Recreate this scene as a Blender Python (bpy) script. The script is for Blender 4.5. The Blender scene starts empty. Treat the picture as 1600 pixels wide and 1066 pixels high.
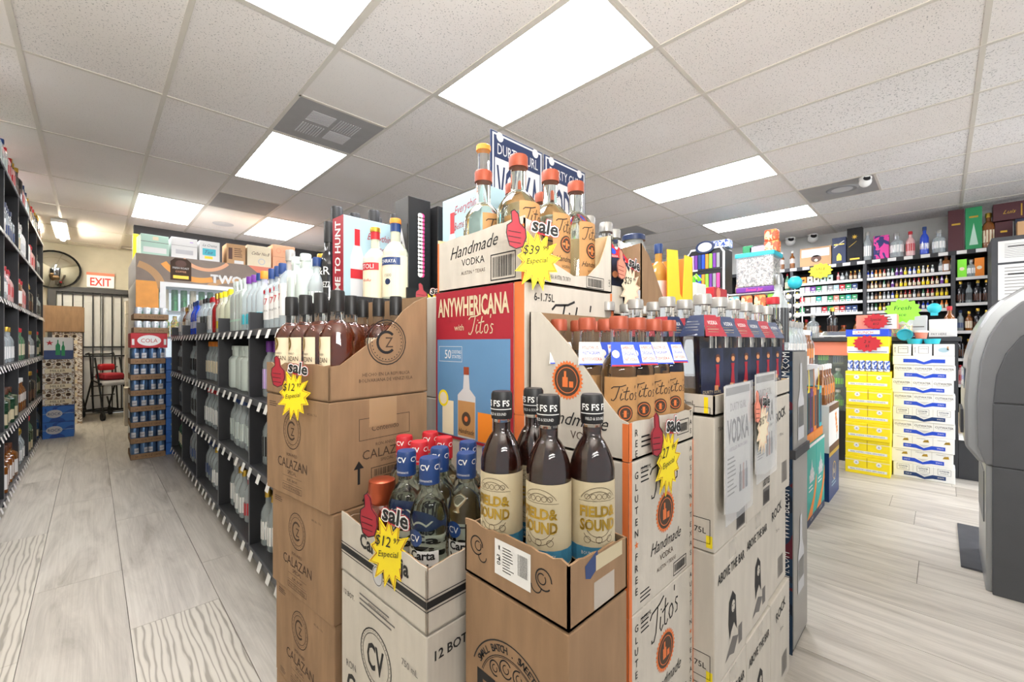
import bpy, math, random
from mathutils import Matrix, Vector
random.seed(7)
R=math.radians
sc=bpy.context.scene
COL=sc.collection
# ---------------------------------------------------------------- camera
H=1.18; CEIL=2.764; YAW=45.329
cd=bpy.data.cameras.new('camera'); cam=bpy.data.objects.new('camera',cd); COL.objects.link(cam)
cd.sensor_fit='HORIZONTAL'; cd.sensor_width=36; cd.lens=664.09/1600*36; cd.shift_y=3.04/1600; cd.clip_start=.03
cam.location=(0,0,H); cam.rotation_euler=(R(90),0,R(YAW-90)); sc.camera=cam
# ---------------------------------------------------------------- world and exposure
w=bpy.data.worlds.new('world'); sc.world=w; w.use_nodes=True
w.node_tree.nodes['Background'].inputs[0].default_value=(.93,.96,1,1)
w.node_tree.nodes['Background'].inputs[1].default_value=.6
sc.view_settings.view_transform='Standard'; sc.view_settings.look='None'
sc.view_settings.exposure=0.38; sc.view_settings.gamma=1; sc.view_settings.use_curve_mapping=False
LAMP=18.5
# daylight through the shop front, behind the camera on the open side of the room
def arealight(name,loc,tgt,sx,sy,e,col,spread=math.pi):
    l=bpy.data.lights.new(name,'AREA'); l.shape='RECTANGLE'; l.size=sx; l.size_y=sy; l.energy=e; l.color=col; l.spread=spread
    o=bpy.data.objects.new(name,l); COL.objects.link(o); o.location=loc
    o.rotation_euler=(Vector(tgt)-Vector(loc)).to_track_quat('-Z','Y').to_euler()
arealight('daylight_shop_front',(4.0,-3.0,1.5),(6.2,1.2,1.2),3.6,2.4,34,(.88,.94,1),R(100))
# added fill light behind the camera, aimed up to brighten the ceiling
arealight('ceiling_fill',(-.1,-.75,1.75),(.2,-.2,2.76),.9,.9,78,(1,.97,.93))

# ---------------------------------------------------------------- materials
def lin(c):
    c=c/255.; return c/12.92 if c<=.04045 else ((c+.055)/1.055)**2.4
def rgb(h): return (lin(int(h[0:2],16)),lin(int(h[2:4],16)),lin(int(h[4:6],16)),1)
# name: hex, roughness, metallic, alpha, noise amount
MD={'kraft':('98795a',.85,0,1,.10),'kraft_dark':('94744f',.85,0,1,.12),'kraft_in':('8f7355',.9,0,1,.08),'carton_white':('c8c1b4',.75,0,1,.05),
'carton_edge':('d3b78e',.9,0,1,.1),'carton_orange':('e0763a',.7,0,1,.05),'ink':('1b1a1a',.7,0,1,0),'ink_brown':('4a382a',.8,0,1,0),'ink_grey':('6e6a66',.8,0,1,0),
'white':('e9e8e4',.6,0,1,0),'paper':('dcdad5',.7,0,1,.02),'black':('161617',.45,0,1,.1),'shelf_black':('26272a',.5,0,1,.12),'shelf_edge':('5a5c60',.45,.2,1,.05),'charcoal':('3c3d40',.5,0,1,.05),
'red':('bb1c28',.5,0,1,0),'deep_red':('a01e2e',.55,0,1,0),'orange':('ee8a2a',.5,0,1,0),'yellow':('f4dc1a',.5,0,1,0),'yellow_case':('f7dd14',.5,0,1,.02),'lime':('8ef23c',.5,0,1,0),'green':('1f8f55',.5,0,1,0),
'blue':('17386f',.4,0,1,0),'royal':('1d49c8',.45,0,1,0),'navy':('14284f',.45,0,1,0),'sky':('a3c0c9',.6,0,1,0),'teal':('22a89c',.5,0,1,0),'cyan':('2fb9c9',.45,0,1,0),'pink':('e8468c',.5,0,1,0),'purple':('6c2f8e',.5,0,1,0),'lilac':('c9a8e0',.5,0,1,0),
'mint':('b9d8c6',.6,0,1,0),'cream':('ecdfc0',.7,0,1,.03),'label_cream':('cdbf9d',.65,0,1,.04),'gold':('caa544',.28,.8,1,0),'copper':('b5583a',.32,.75,1,0),'copper_plain':('9f4a30',.45,.2,1,.05),'silver':('a3a19c',.4,.4,1,0),'steel':('8d9092',.35,.9,1,.05),
'brown':('5a3523',.5,0,1,0),'wine':('4c1f26',.5,0,1,0),'tan':('c49a6c',.6,0,1,0),'peach':('f0b48c',.6,0,1,0),'salmon':('e98b72',.6,0,1,0),'grey':('8e8e8e',.6,0,1,0),'light_grey':('c9c9ca',.6,0,1,0),
'wall':('c9c4b4',.85,0,1,.03),'wall_grey':('d0d0cc',.85,0,1,.03),'soffit':('4c4c4e',.8,0,1,.04),'metal_white':('e4e4e2',.4,.1,1,.02),'door_white':('d6d7d6',.5,0,1,.02),'bar_black':('2b2a2a',.4,.5,1,0),
'tbar':('d9d3c8',.5,0,1,.02),'vent_grey':('a3a19f',.6,0,1,.04),'atm_dark':('48494b',.55,0,1,.04),'atm_mid':('6b6c6d',.5,0,1,.03),'atm_silver':('9a9c9c',.32,.55,1,.03),'mat_floor':('4a4b4f',.9,0,1,.1),
'case_blue':('3f86a8',.6,0,1,.1),'can_blue':('5f7fa6',.3,.6,1,.1),'can_green':('3f9a55',.35,.4,1,.25),'can_white':('d9dfe3',.3,.3,1,.05),
'whisky':('33130a',.06,0,.93,.05),'whisky_amber':('8a430f',.05,0,.72,.05),'rum':('6d2a0d',.06,0,.88,.08),'amber_glass':('7a3c14',.08,0,.85,.05),
'g_clear':('c4ced0',.06,0,.42,0),'g_frost':('d3dfd8',.35,0,.86,0),'g_green':('5f8f6a',.1,0,.75,0),'g_dkgreen':('24432e',.08,0,.92,0),'g_blue':('2a52d0',.1,0,.85,0),'g_black':('17181b',.12,0,1,0),'g_amber':('8c5220',.1,0,.82,0),'g_gold':('c9a24a',.1,0,.7,0),'g_pale':('dfe2c8',.1,0,.6,0),'g_red':('b02a22',.12,0,.85,0),'g_pink':('e7b7b4',.2,0,.85,0),'g_lilac':('d2c6e6',.15,0,.75,0),
'plastic_film':('eef0f2',.08,0,.28,0),'glass_case':('b9c4c6',.03,0,.13,0),'tape':('c3a27c',.25,0,.75,0),'tape_white':('e8e2d6',.2,0,.5,0),'rubber':('1c1c1c',.8,0,1,0),'screen':('5d6570',.2,0,1,0),'counter':('36373a',.35,0,1,.05),
'tito_label':('b98a55',.7,0,1,.06),'mirror':('d8dcdc',.03,1,1,0),'cooler_orange':('f0a240',.45,0,1,.06),'cooler_brown':('8a7a6c',.5,0,1,.06),'poster_sky':('5f8cb4',.5,0,1,.03),'exit_white_':('f4efe8',.5,0,1,0),'beige_wood':('cbb79b',.6,0,1,.08),'photo_dark':('2c3350',.35,0,1,.5),'skin_print':('c98a5c',.5,0,1,0)}
_m={}
def M(n):
    if n in _m: return _m[n]
    m=bpy.data.materials.new(n); m.use_nodes=True; nt=m.node_tree; b=nt.nodes['Principled BSDF']
    hx,ro,me,al,nz=MD[n]; c=rgb(hx)
    b.inputs['Base Color'].default_value=c; b.inputs['Roughness'].default_value=ro; b.inputs['Metallic'].default_value=me; b.inputs['Alpha'].default_value=al
    if al<1 or n.startswith('g_'): b.inputs['Coat Weight'].default_value=.6; b.inputs['Coat Roughness'].default_value=.03
    if nz>0:
        tc=nt.nodes.new('ShaderNodeTexCoord'); no=nt.nodes.new('ShaderNodeTexNoise'); no.inputs['Scale'].default_value=9; no.inputs['Detail'].default_value=4
        mp=nt.nodes.new('ShaderNodeMapping'); nt.links.new(tc.outputs['Object'],mp.inputs[0]); nt.links.new(mp.outputs[0],no.inputs['Vector'])
        if n.startswith('kraft') or n=='carton_white': mp.inputs['Scale'].default_value=(3,3,.7)
        rp=nt.nodes.new('ShaderNodeValToRGB'); rp.color_ramp.elements[0].position=.3; rp.color_ramp.elements[1].position=.7
        rp.color_ramp.elements[0].color=tuple(x*(1-nz*1.6) for x in c[:3])+(1,); rp.color_ramp.elements[1].color=tuple(min(1,x*(1+nz*.9)) for x in c[:3])+(1,)
        nt.links.new(no.outputs[0],rp.inputs[0]); nt.links.new(rp.outputs[0],b.inputs['Base Color'])
        if n.startswith('kraft') or n=='carton_white':
            wv=nt.nodes.new('ShaderNodeTexWave'); wv.wave_type='BANDS'; wv.bands_direction='DIAGONAL'; wv.inputs['Scale'].default_value=60; mp2=nt.nodes.new('ShaderNodeMapping'); mp2.inputs['Scale'].default_value=(1,1,0)
            nt.links.new(tc.outputs['Object'],mp2.inputs[0]); nt.links.new(mp2.outputs[0],wv.inputs['Vector'])
            bp=nt.nodes.new('ShaderNodeBump'); bp.inputs['Strength'].default_value=.08; bp.inputs['Distance'].default_value=.001; nt.links.new(wv.outputs[0],bp.inputs['Height']); nt.links.new(bp.outputs[0],b.inputs['Normal'])
    _m[n]=m; return m
def custom(n):
    m=bpy.data.materials.new(n); m.use_nodes=True; _m[n]=m; nt=m.node_tree; return m,nt,nt.nodes['Principled BSDF']
def nn(nt,t,**k):
    o=nt.nodes.new('ShaderNode'+t)
    for a,v in k.items(): o.inputs[a.replace('_',' ')].default_value=v
    return o
def ramp(nt,stops):
    r=nt.nodes.new('ShaderNodeValToRGB'); e=r.color_ramp.elements
    while len(e)<len(stops): e.new(.5)
    for i,(p,c) in enumerate(stops): e[i].position=p; e[i].color=c
    return r
# clear refracting glass (vodka bottles near the camera)
m,nt,b=custom('glass_near'); b.inputs['Base Color'].default_value=(.97,.98,.96,1); b.inputs['Roughness'].default_value=.02; b.inputs['IOR'].default_value=1.38; b.inputs['Transmission Weight'].default_value=1
m,nt,b=custom('glass_near_green'); b.inputs['Base Color'].default_value=(.9,.95,.86,1); b.inputs['Roughness'].default_value=.02; b.inputs['IOR'].default_value=1.38; b.inputs['Transmission Weight'].default_value=1
# emission
def emis(n,col,s):
    m,nt,b=custom(n); b.inputs['Base Color'].default_value=(.9,.9,.9,1); b.inputs['Emission Color'].default_value=col; b.inputs['Emission Strength'].default_value=s
emis('lamp_panel',(.975,.98,1.04,1),LAMP); emis('lamp_panel_cooler',(.975,.98,1.04,1),8)
emis('lamp_warm',(1,.9,.72,1),125); emis('exit_red',(1,.04,.03,1),.55); _m['exit_red'].node_tree.nodes['Principled BSDF'].inputs['Base Color'].default_value=(.7,.02,.02,1)
emis('lamp_side_fill',(1,.97,.93,1),150)  # for the added fixtures that brighten the left aisle from out of frame
emis('exit_white',(1,.93,.88,1),.12)
emis('cooler_glow',(.8,.92,1,1),.7)
# ceiling tile: mineral fibre with small pits
def tilemat(n,hx,sc1,thr):
    m,nt,b=custom(n); g=nn(nt,'NewGeometry'); v=nn(nt,'TexNoise',Scale=sc1,Detail=1.0); nt.links.new(g.outputs['Position'],v.inputs['Vector'])
    c=rgb(hx); r=ramp(nt,[(thr,tuple(x*.5 for x in c[:3])+(1,)),(thr+.035,c)]); nt.links.new(v.outputs[0],r.inputs[0])
    n2=nn(nt,'TexNoise',Scale=1.2,Detail=2.0); nt.links.new(g.outputs['Position'],n2.inputs['Vector']); r2=ramp(nt,[(.3,(.93,.92,.9,1)),(.7,(1,1,1,1))]); nt.links.new(n2.outputs[0],r2.inputs[0])
    mx=nt.nodes.new('ShaderNodeMix'); mx.data_type='RGBA'; mx.blend_type='MULTIPLY'; mx.inputs[0].default_value=1
    nt.links.new(r.outputs[0],mx.inputs[6]); nt.links.new(r2.outputs[0],mx.inputs[7]); nt.links.new(mx.outputs[2],b.inputs['Base Color']); b.inputs['Roughness'].default_value=.9
    bp=nn(nt,'Bump',Strength=.3,Distance=.002); nt.links.new(v.outputs[0],bp.inputs['Height']); nt.links.new(bp.outputs[0],b.inputs['Normal'])
tilemat('tile_fine','f3eeea',130,.32); tilemat('tile_plain','f2ede8',190,.27); tilemat('tile_coarse','f3f0ee',105,.335)
# plank floor
m,nt,b=custom('plank')
g=nn(nt,'NewGeometry'); oi=nn(nt,'ObjectInfo'); mul=nn(nt,'VectorMath'); mul.operation='MULTIPLY_ADD'; mul.inputs[1].default_value=(9,1.1,1)
cb=nn(nt,'CombineXYZ'); mt=nn(nt,'Math'); mt.operation='MULTIPLY'; mt.inputs[1].default_value=60; nt.links.new(oi.outputs['Random'],mt.inputs[0]); nt.links.new(mt.outputs[0],cb.inputs[0]); nt.links.new(mt.outputs[0],cb.inputs[2])
nt.links.new(g.outputs['Position'],mul.inputs[0]); nt.links.new(cb.outputs[0],mul.inputs[2])
n1=nn(nt,'TexNoise',Scale=1.1,Detail=7.0,Roughness=.62,Distortion=1.2); nt.links.new(mul.outputs[0],n1.inputs['Vector'])
mul2=nn(nt,'VectorMath'); mul2.operation='MULTIPLY'; mul2.inputs[1].default_value=(7,1,1); nt.links.new(mul.outputs[0],mul2.inputs[0])
n2=nn(nt,'TexNoise',Scale=1.6,Detail=4.0,Roughness=.7,Distortion=.8); nt.links.new(mul2.outputs[0],n2.inputs['Vector'])
r1=ramp(nt,[(.28,rgb('a39b8e')),(.40,rgb('bfb9af')),(.55,rgb('d0cabf')),(.75,rgb('d9d4ca'))]); nt.links.new(n1.outputs[0],r1.inputs[0])
r2=ramp(nt,[(.35,(.86,.855,.85,1)),(.6,(1,1,1,1))]); nt.links.new(n2.outputs[0],r2.inputs[0])
mx=nt.nodes.new('ShaderNodeMix'); mx.data_type='RGBA'; mx.blend_type='MULTIPLY'; mx.inputs[0].default_value=1; nt.links.new(r1.outputs[0],mx.inputs[6]); nt.links.new(r2.outputs[0],mx.inputs[7])
r3=ramp(nt,[(0,(.86,.85,.84,1)),(1,(1.0,1.0,1.0,1))]); nt.links.new(oi.outputs['Random'],r3.inputs[0])
mx2=nt.nodes.new('ShaderNodeMix'); mx2.data_type='RGBA'; mx2.blend_type='MULTIPLY'; mx2.inputs[0].default_value=1; nt.links.new(mx.outputs[2],mx2.inputs[6]); nt.links.new(r3.outputs[0],mx2.inputs[7])
nt.links.new(mx2.outputs[2],b.inputs['Base Color']); b.inputs['Roughness'].default_value=.42
bp=nn(nt,'Bump',Strength=.15,Distance=.002); nt.links.new(n2.outputs[0],bp.inputs['Height']); nt.links.new(bp.outputs[0],b.inputs['Normal'])
m,nt,b=custom('plank_veined')
g=nn(nt,'NewGeometry'); mp=nn(nt,'VectorMath'); mp.operation='MULTIPLY'; mp.inputs[1].default_value=(1,.12,1); nt.links.new(g.outputs['Position'],mp.inputs[0])
wv=nn(nt,'TexWave',Scale=15.0,Distortion=7.0,Detail=2.0); wv.inputs['Detail Scale'].default_value=1.6; nt.links.new(mp.outputs[0],wv.inputs['Vector'])
r=ramp(nt,[(.04,rgb('9b9488')),(.16,rgb('bdb6a9')),(.6,rgb('cdc7ba'))]); nt.links.new(wv.outputs[0],r.inputs[0]); nt.links.new(r.outputs[0],b.inputs['Base Color']); b.inputs['Roughness'].default_value=.42
# printed case art: coloured blotches
def artmat(n,cols,scale):
    m,nt,b=custom(n); tc=nn(nt,'TexCoord'); v=nn(nt,'TexNoise',Scale=scale,Detail=2.0,Distortion=.6); nt.links.new(tc.outputs['Object'],v.inputs['Vector'])
    k=len(cols); r=ramp(nt,[(.3+.4*i/max(1,k-1),rgb(c)) for i,c in enumerate(cols)]); r.color_ramp.interpolation='CONSTANT'
    nt.links.new(v.outputs[0],r.inputs[0]); nt.links.new(r.outputs[0],b.inputs['Base Color']); b.inputs['Roughness'].default_value=.5
artmat('art_beer',['d8cdbd','a0866b','e8e2d8','7b6350','efe9df'],16)
artmat('art_case_blue',['1c4fa0','2f6dc0','1c4fa0','d8e6f2'],5)
artmat('art_rose',['0b1a2e','14304a','5a1224','0b1a2e'],9)
artmat('art_snack1',['f2a65a','e2603a','f7d9a0','c98a5c'],14)
artmat('art_snack2',['7ccac6','f0e0b8','3b9ea6','e86a7a'],14)
artmat('art_tins',['5a5148','cfc6b4','8d8377','2f2b28','b9ad99'],22)
artmat('art_candy',['e0524a','6ab04c','f2c94c','d8d8d8','8e5bd0'],30)
artmat('art_blue_white',['2b4fa8','dfe6f2','2b4fa8','e9edf4'],24)
artmat('art_purple',['5a3a8e','e05aa0','2b3f7a','7acb5a'],18)
artmat('art_pink_wave',['2a2f6e','e0409a','2a2f6e','f08a5a'],8)

# ---------------------------------------------------------------- mesh builder
class MB:
    def __init__(s): s.v=[];s.f=[];s.mi=[];s.ml=[]
    def mid(s,n):
        if n not in s.ml: s.ml.append(n)
        return s.ml.index(n)
    def add(s,vs,fs,mat,T=None):
        o=len(s.v); k=s.mid(mat)
        s.v+= [tuple(T@Vector(p)) for p in vs] if T is not None else [tuple(p) for p in vs]
        for f in fs: s.f.append([i+o for i in f]); s.mi.append(k)
    def box(s,x0,y0,z0,x1,y1,z1,mat,T=None):
        s.add([(x0,y0,z0),(x1,y0,z0),(x1,y1,z0),(x0,y1,z0),(x0,y0,z1),(x1,y0,z1),(x1,y1,z1),(x0,y1,z1)],[(0,3,2,1),(4,5,6,7),(0,1,5,4),(1,2,6,5),(2,3,7,6),(3,0,4,7)],mat,T)
    def cbox(s,c,d,mat,T=None): s.box(c[0]-d[0]/2,c[1]-d[1]/2,c[2]-d[2]/2,c[0]+d[0]/2,c[1]+d[1]/2,c[2]+d[2]/2,mat,T)
    def prism(s,pts,fn,t0,t1,mat):
        n=len(pts); vs=[fn(u,v,t0) for u,v in pts]+[fn(u,v,t1) for u,v in pts]
        s.add(vs,[list(range(n))[::-1],[n+i for i in range(n)]]+[(i,(i+1)%n,n+(i+1)%n,n+i) for i in range(n)],mat)
    def lathe(s,prof,n,mat,c=(0,0,0),sq=0,oval=1,a0=0,a1=360,T=None,capt=True):
        full=(a1-a0)>=359.9; k=n if full else n+1; vs=[];fs=[]
        for (r,z) in prof:
            for i in range(k):
                a=R(a0+(a1-a0)*i/n)-math.pi/2; ca,sa=math.cos(a),math.sin(a)
                e=2+sq*8 if sq else 2; rr=r/((abs(ca)**e+abs(sa)**e)**(1/e)) if sq else r
                vs.append((c[0]+rr*ca,c[1]+rr*sa*oval,c[2]+z))
        for j in range(len(prof)-1):
            for i in range(n if full else n):
                i2=(i+1)%k if full else i+1
                fs.append((j*k+i,j*k+i2,(j+1)*k+i2,(j+1)*k+i))
        if full and capt:
            if prof[0][0]>1e-6: fs.append([i for i in range(k)][::-1])
            if prof[-1][0]>1e-6: fs.append([(len(prof)-1)*k+i for i in range(k)])
        s.add(vs,fs,mat,T)
    def tube(s,pts,r,mat,n=8):
        pts=[Vector(p) for p in pts]; vs=[];fs=[]
        for i,p in enumerate(pts):
            d=(pts[min(i+1,len(pts)-1)]-pts[max(i-1,0)]).normalized()
            a=d.orthogonal().normalized() if abs(d.z)>.99 else d.cross(Vector((0,0,1))).normalized(); b=d.cross(a)
            for k in range(n): vs.append(p+a*r*math.cos(2*math.pi*k/n)+b*r*math.sin(2*math.pi*k/n))
        for i in range(len(pts)-1):
            for k in range(n): fs.append((i*n+k,i*n+(k+1)%n,(i+1)*n+(k+1)%n,(i+1)*n+k))
        fs.append(list(range(n))[::-1]); fs.append([(len(pts)-1)*n+k for k in range(n)])
        s.add(vs,fs,mat)
    def sphere(s,c,r,mat,n=12,sz=1):
        s.lathe([(max(r*math.sin(math.pi*i/(n//2)),1e-5),-r*sz*math.cos(math.pi*i/(n//2))) for i in range(n//2+1)],n,mat,c,capt=False)
    def mesh(s,name,smooth=False):
        me=bpy.data.meshes.new(name); me.from_pydata(s.v,[],s.f)
        for m in s.ml: me.materials.append(M(m))
        me.polygons.foreach_set('material_index',s.mi)
        if smooth:
            me.polygons.foreach_set('use_smooth',[len(f)<=4 for f in s.f]); me.set_sharp_from_angle(angle=R(38))
        me.update(); return me
    def build(s,name,parent=None,smooth=False,bevel=0,loc=None,rot=0):
        return link(name,s.mesh(name,smooth),parent,bevel,loc,rot)
def link(name,me,parent=None,bevel=0,loc=None,rot=0):
    o=bpy.data.objects.new(name,me); COL.objects.link(o); o.parent=parent
    if loc is not None: o.location=loc
    if rot: o.rotation_euler=(0,0,R(rot))
    if bevel:
        b=o.modifiers.new('bevel','BEVEL'); b.width=bevel; b.segments=2; b.limit_method='ANGLE'
    return o
def tag(o,label,cat,group=None,kind=None):
    if label: o['label']=label
    if cat: o['category']=cat
    if group: o['group']=group
    if kind: o['kind']=kind
    return o
def empty(name,loc,rot,label,cat,group=None):
    o=bpy.data.objects.new(name,None); COL.objects.link(o); o.location=loc; o.rotation_euler=(0,0,R(rot)); o.empty_display_size=.05
    return tag(o,label,cat,group)
def copy_thing(o,loc,rot=None,label=None,group=None):
    def rec(x,p):
        c=x.copy(); COL.objects.link(c); c.parent=p
        for ch in list(x.children): rec(ch,c)
        return c
    c=rec(o,None); c.location=loc
    if rot is not None: c.rotation_euler=(0,0,R(rot))
    if label: c['label']=label
    if group: c['group']=group
    return c
ORD='first second third fourth fifth sixth seventh eighth ninth tenth eleventh twelfth thirteenth fourteenth fifteenth sixteenth seventeenth eighteenth nineteenth twentieth twenty-first twenty-second twenty-third twenty-fourth twenty-fifth twenty-sixth twenty-seventh twenty-eighth twenty-ninth thirtieth'.split()

# ---------------------------------------------------------------- flat print toolkit
_t={}
def textgeo(s,shear,bold):
    k=(s,shear,bold)
    if k in _t: return _t[k]
    c=bpy.data.curves.new('t','FONT'); c.body=s; c.size=1; c.shear=shear; c.offset=bold; c.resolution_u=1 if len(s)>14 else 2
    o=bpy.data.objects.new('t',c); COL.objects.link(o); dg=bpy.context.evaluated_depsgraph_get(); me=bpy.data.meshes.new_from_object(o.evaluated_get(dg))
    vs=[(v.co.x,v.co.y) for v in me.vertices]; fs=[list(p.vertices) for p in me.polygons]
    bpy.data.objects.remove(o); bpy.data.curves.remove(c); bpy.data.meshes.remove(me)
    xs=[v[0] for v in vs] or [0,1]; _t[k]=(vs,fs,min(xs),max(xs)); return _t[k]
TITO=[[(0,.74),(.08,.85),(.2,.86),(.36,.88),(.52,.97)],[(.29,.88),(.24,.6),(.16,.22),(.08,.06),(0,.08),(.01,.16)],[(.36,.5),(.31,.22),(.34,.1),(.43,.2)],[(.39,.66),(.4,.7)],[(.58,.85),(.5,.4),(.48,.15),(.54,.1),(.6,.2)],[(.42,.56),(.66,.62)],
 [(.78,.48),(.7,.44),(.66,.3),(.69,.12),(.76,.12),(.82,.28),(.8,.44),(.77,.49)],[(.93,.92),(.91,.76)],[(1.03,.46),(.96,.5),(.92,.4),(.99,.26),(.97,.12),(.89,.1)]]
class Draw:
    def __init__(s,mb,fn): s.mb=mb; s.fn=fn; s.n=.0006
    def poly(s,pts,mat,n=None):
        n=s.n if n is None else n
        s.mb.add([s.fn(u,v,n) for u,v in pts],[list(range(len(pts)))],mat)
    def rect(s,u0,v0,u1,v1,mat,n=None,seg=1):
        n=s.n if n is None else n; vs=[];fs=[]
        for i in range(seg+1):
            u=u0+(u1-u0)*i/seg; vs+=[s.fn(u,v0,n),s.fn(u,v1,n)]
        for i in range(seg): fs.append((2*i,2*i+2,2*i+3,2*i+1))
        s.mb.add(vs,fs,mat)
    def frame(s,u0,v0,u1,v1,t,mat,n=None):
        s.rect(u0,v0,u1,v0+t,mat,n);s.rect(u0,v1-t,u1,v1,mat,n);s.rect(u0,v0+t,u0+t,v1-t,mat,n);s.rect(u1-t,v0+t,u1,v1-t,mat,n)
    def ring(s,cu,cv,ro,ri,mat,seg=24,a0=0,a1=360,n=None,sx=1):
        n=s.n if n is None else n; vs=[];fs=[]
        for i in range(seg+1):
            a=R(a0+(a1-a0)*i/seg); vs+=[s.fn(cu+ri*math.cos(a)*sx,cv+ri*math.sin(a),n),s.fn(cu+ro*math.cos(a)*sx,cv+ro*math.sin(a),n)]
        for i in range(seg): fs.append((2*i,2*i+1,2*i+3,2*i+2))
        s.mb.add(vs,fs,mat)
    def disc(s,cu,cv,r,mat,seg=20,n=None,sx=1): s.ring(cu,cv,r,r*.001,mat,seg,n=n,sx=sx)
    def burst(s,cu,cv,ro,ri,k,mat,n=None,sx=1,sy=1,jit=0,seed=1):
        rr=random.Random(seed); p=[]
        for i in range(2*k):
            r=(ro if i%2==0 else ri)*(1+jit*(rr.random()-.5)); a=math.pi*i/k+math.pi/2; p.append((cu+r*math.cos(a)*sx,cv+r*math.sin(a)*sy))
        n=s.n if n is None else n
        s.mb.add([s.fn(cu,cv,n)]+[s.fn(u,v,n) for u,v in p],[(0,1+i,1+(i+1)%(2*k)) for i in range(2*k)],mat)
    def line(s,pts,w,mat,n=None):
        n=s.n if n is None else n; vs=[];fs=[]
        for i,p in enumerate(pts):
            a=pts[max(i-1,0)];b=pts[min(i+1,len(pts)-1)]; dx,dy=b[0]-a[0],b[1]-a[1]; l=math.hypot(dx,dy) or 1; nx,ny=-dy/l*w/2,dx/l*w/2
            vs+=[s.fn(p[0]+nx,p[1]+ny,n),s.fn(p[0]-nx,p[1]-ny,n)]
        for i in range(len(pts)-1): fs.append((2*i,2*i+1,2*i+3,2*i+2))
        s.mb.add(vs,fs,mat)
    def text(s,t,cu,cv,h,mat,w=None,shear=0,bold=.0,rot=0,n=None):
        n=s.n*1.3 if n is None else n; vs,fs,x0,x1=textgeo(t,shear,bold); k=h/.7; kx=k
        if w and (x1-x0)*k>w: kx=w/(x1-x0)
        ca,sa=math.cos(R(rot)),math.sin(R(rot)); o=[]
        for x,y in vs:
            a=(x-(x0+x1)/2)*kx; b=y*k-h/2; o.append(s.fn(cu+a*ca-b*sa,cv+a*sa+b*ca,n))
        s.mb.add(o,fs,mat)
    def vtext(s,t,cu,v1,h,step,mat):
        for i,ch in enumerate(t):
            if ch=='*': s.burst(cu,v1-i*step,h*.6,h*.25,5,'carton_orange')
            elif ch!=' ': s.text(ch,cu,v1-i*step,h,mat,bold=.01)
    def barcode(s,u,v,w,h,mat='ink',seed=1):
        rr=random.Random(seed); x=0
        while x<w:
            t=rr.choice([.012,.02,.035])*w; s.rect(u+x,v,u+min(x+t,w),v+h,mat); x+=t+rr.choice([.015,.03])*w
    def tito(s,cu,cv,w,mat,rot=0):
        ca,sa=math.cos(R(rot)),math.sin(R(rot))
        for st in TITO:
            p=[]
            for x,y in st:
                a=(x-.5)*w; b=(y-.45)*w*.62; p.append((cu+a*ca-b*sa,cv+a*sa+b*ca))
            s.line(p,w*.034,mat)
    def script(s,t,cu,cv,h,mat,w=None,rot=0,n=None): s.text(t,cu,cv,h,mat,w,shear=.45,rot=rot,n=n)
    def seal(s,cu,cv,r):
        s.burst(cu,cv,r,r*.88,30,'carton_orange'); s.disc(cu,cv,r*.8,'ink_brown',n=s.n*1.2); s.ring(cu,cv,r*.66,r*.62,'carton_orange',n=s.n*1.6)
        s.rect(cu-r*.28,cv-r*.35,cu+r*.06,cv+r*.15,'carton_orange',n=s.n*1.6); s.rect(cu-r*.18,cv+r*.15,cu-r*.04,cv+r*.45,'carton_orange',n=s.n*1.6); s.rect(cu+r*.14,cv-r*.35,cu+r*.4,cv-r*.05,'carton_orange',n=s.n*1.6)
    def lines(s,u0,v0,u1,v1,k,mat='ink_grey',t=.35,seed=3):
        rr=random.Random(seed); st=(v1-v0)/k
        for i in range(k): s.rect(u0,v1-i*st-st*t,u0+(u1-u0)*rr.uniform(.6,1),v1-i*st,mat)
def FRONT(w=0,y=0): return lambda u,v,n:(u,y-n,v)
def LEFT(d,x=0): return lambda u,v,n:(x-n,d-u,v)
def CYL(r,oval=1): return lambda u,v,n:((r+n)*math.sin(u/r),-(r+n)*math.cos(u/r)*oval,v)
FL={'f':None}
def carton(w,d,h,loc,rot,label,mat='kraft',front=None,left=None,tape=None,group=None,name='carton',cat='carton',top=None):
    b=MB(); b.box(0,0,0,w,d,h-.0015,mat)
    o=b.build(name,None,bevel=.003,loc=loc,rot=rot); tag(o,label,cat,group)
    for fn,T in ((front,FRONT()),(left,LEFT(d))):
        if fn: p=MB(); fn(Draw(p,T)); p.build('printing',o)
    if tape:
        t=MB()
        if 'f' in tape: t.box(w*.36,-.0012,h*.72,w*.64,0,h-.002,'tape')
        if 'l' in tape: t.box(-.0012,d*.36,h*.72,0,d*.64,h-.002,'tape')
        if 't' in tape: t.box(w*.4,0,h-.0015,w*.6,d,h-.0005,'tape')
        t.build('tape',o)
    return o
def tray(w,d,loc,rot,label,mat,walls,inner='kraft_in',front=None,left=None,name='display_carton',cat='carton',t=.004):
    """open cut carton; walls: dict of f,l,b,r -> list of (u,v) polygon top profile; u as seen from outside"""
    b=MB(); b.box(0,0,0,w,d,t,mat)
    fns={'f':lambda u,v,n:(u,-n,v),'l':lambda u,v,n:(-n,d-u,v),'b':lambda u,v,n:(w-u,d+n,v),'r':lambda u,v,n:(w+n,u,v)}
    wd={'f':w,'l':d,'b':w,'r':d}
    for k,pr in walls.items():
        pts=[(0,0),(wd[k],0)]+pr[::-1]
        b.prism(pts,fns[k],-t,-t*.4,inner); b.prism(pts,fns[k],-t*.4,0,mat)
    o=b.build(name,None,loc=loc,rot=rot); tag(o,label,cat)
    for fn,T in ((front,fns['f']),(left,fns['l'])):
        if fn: p=MB(); fn(Draw(p,T)); p.build('printing',o)
    return o
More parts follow.
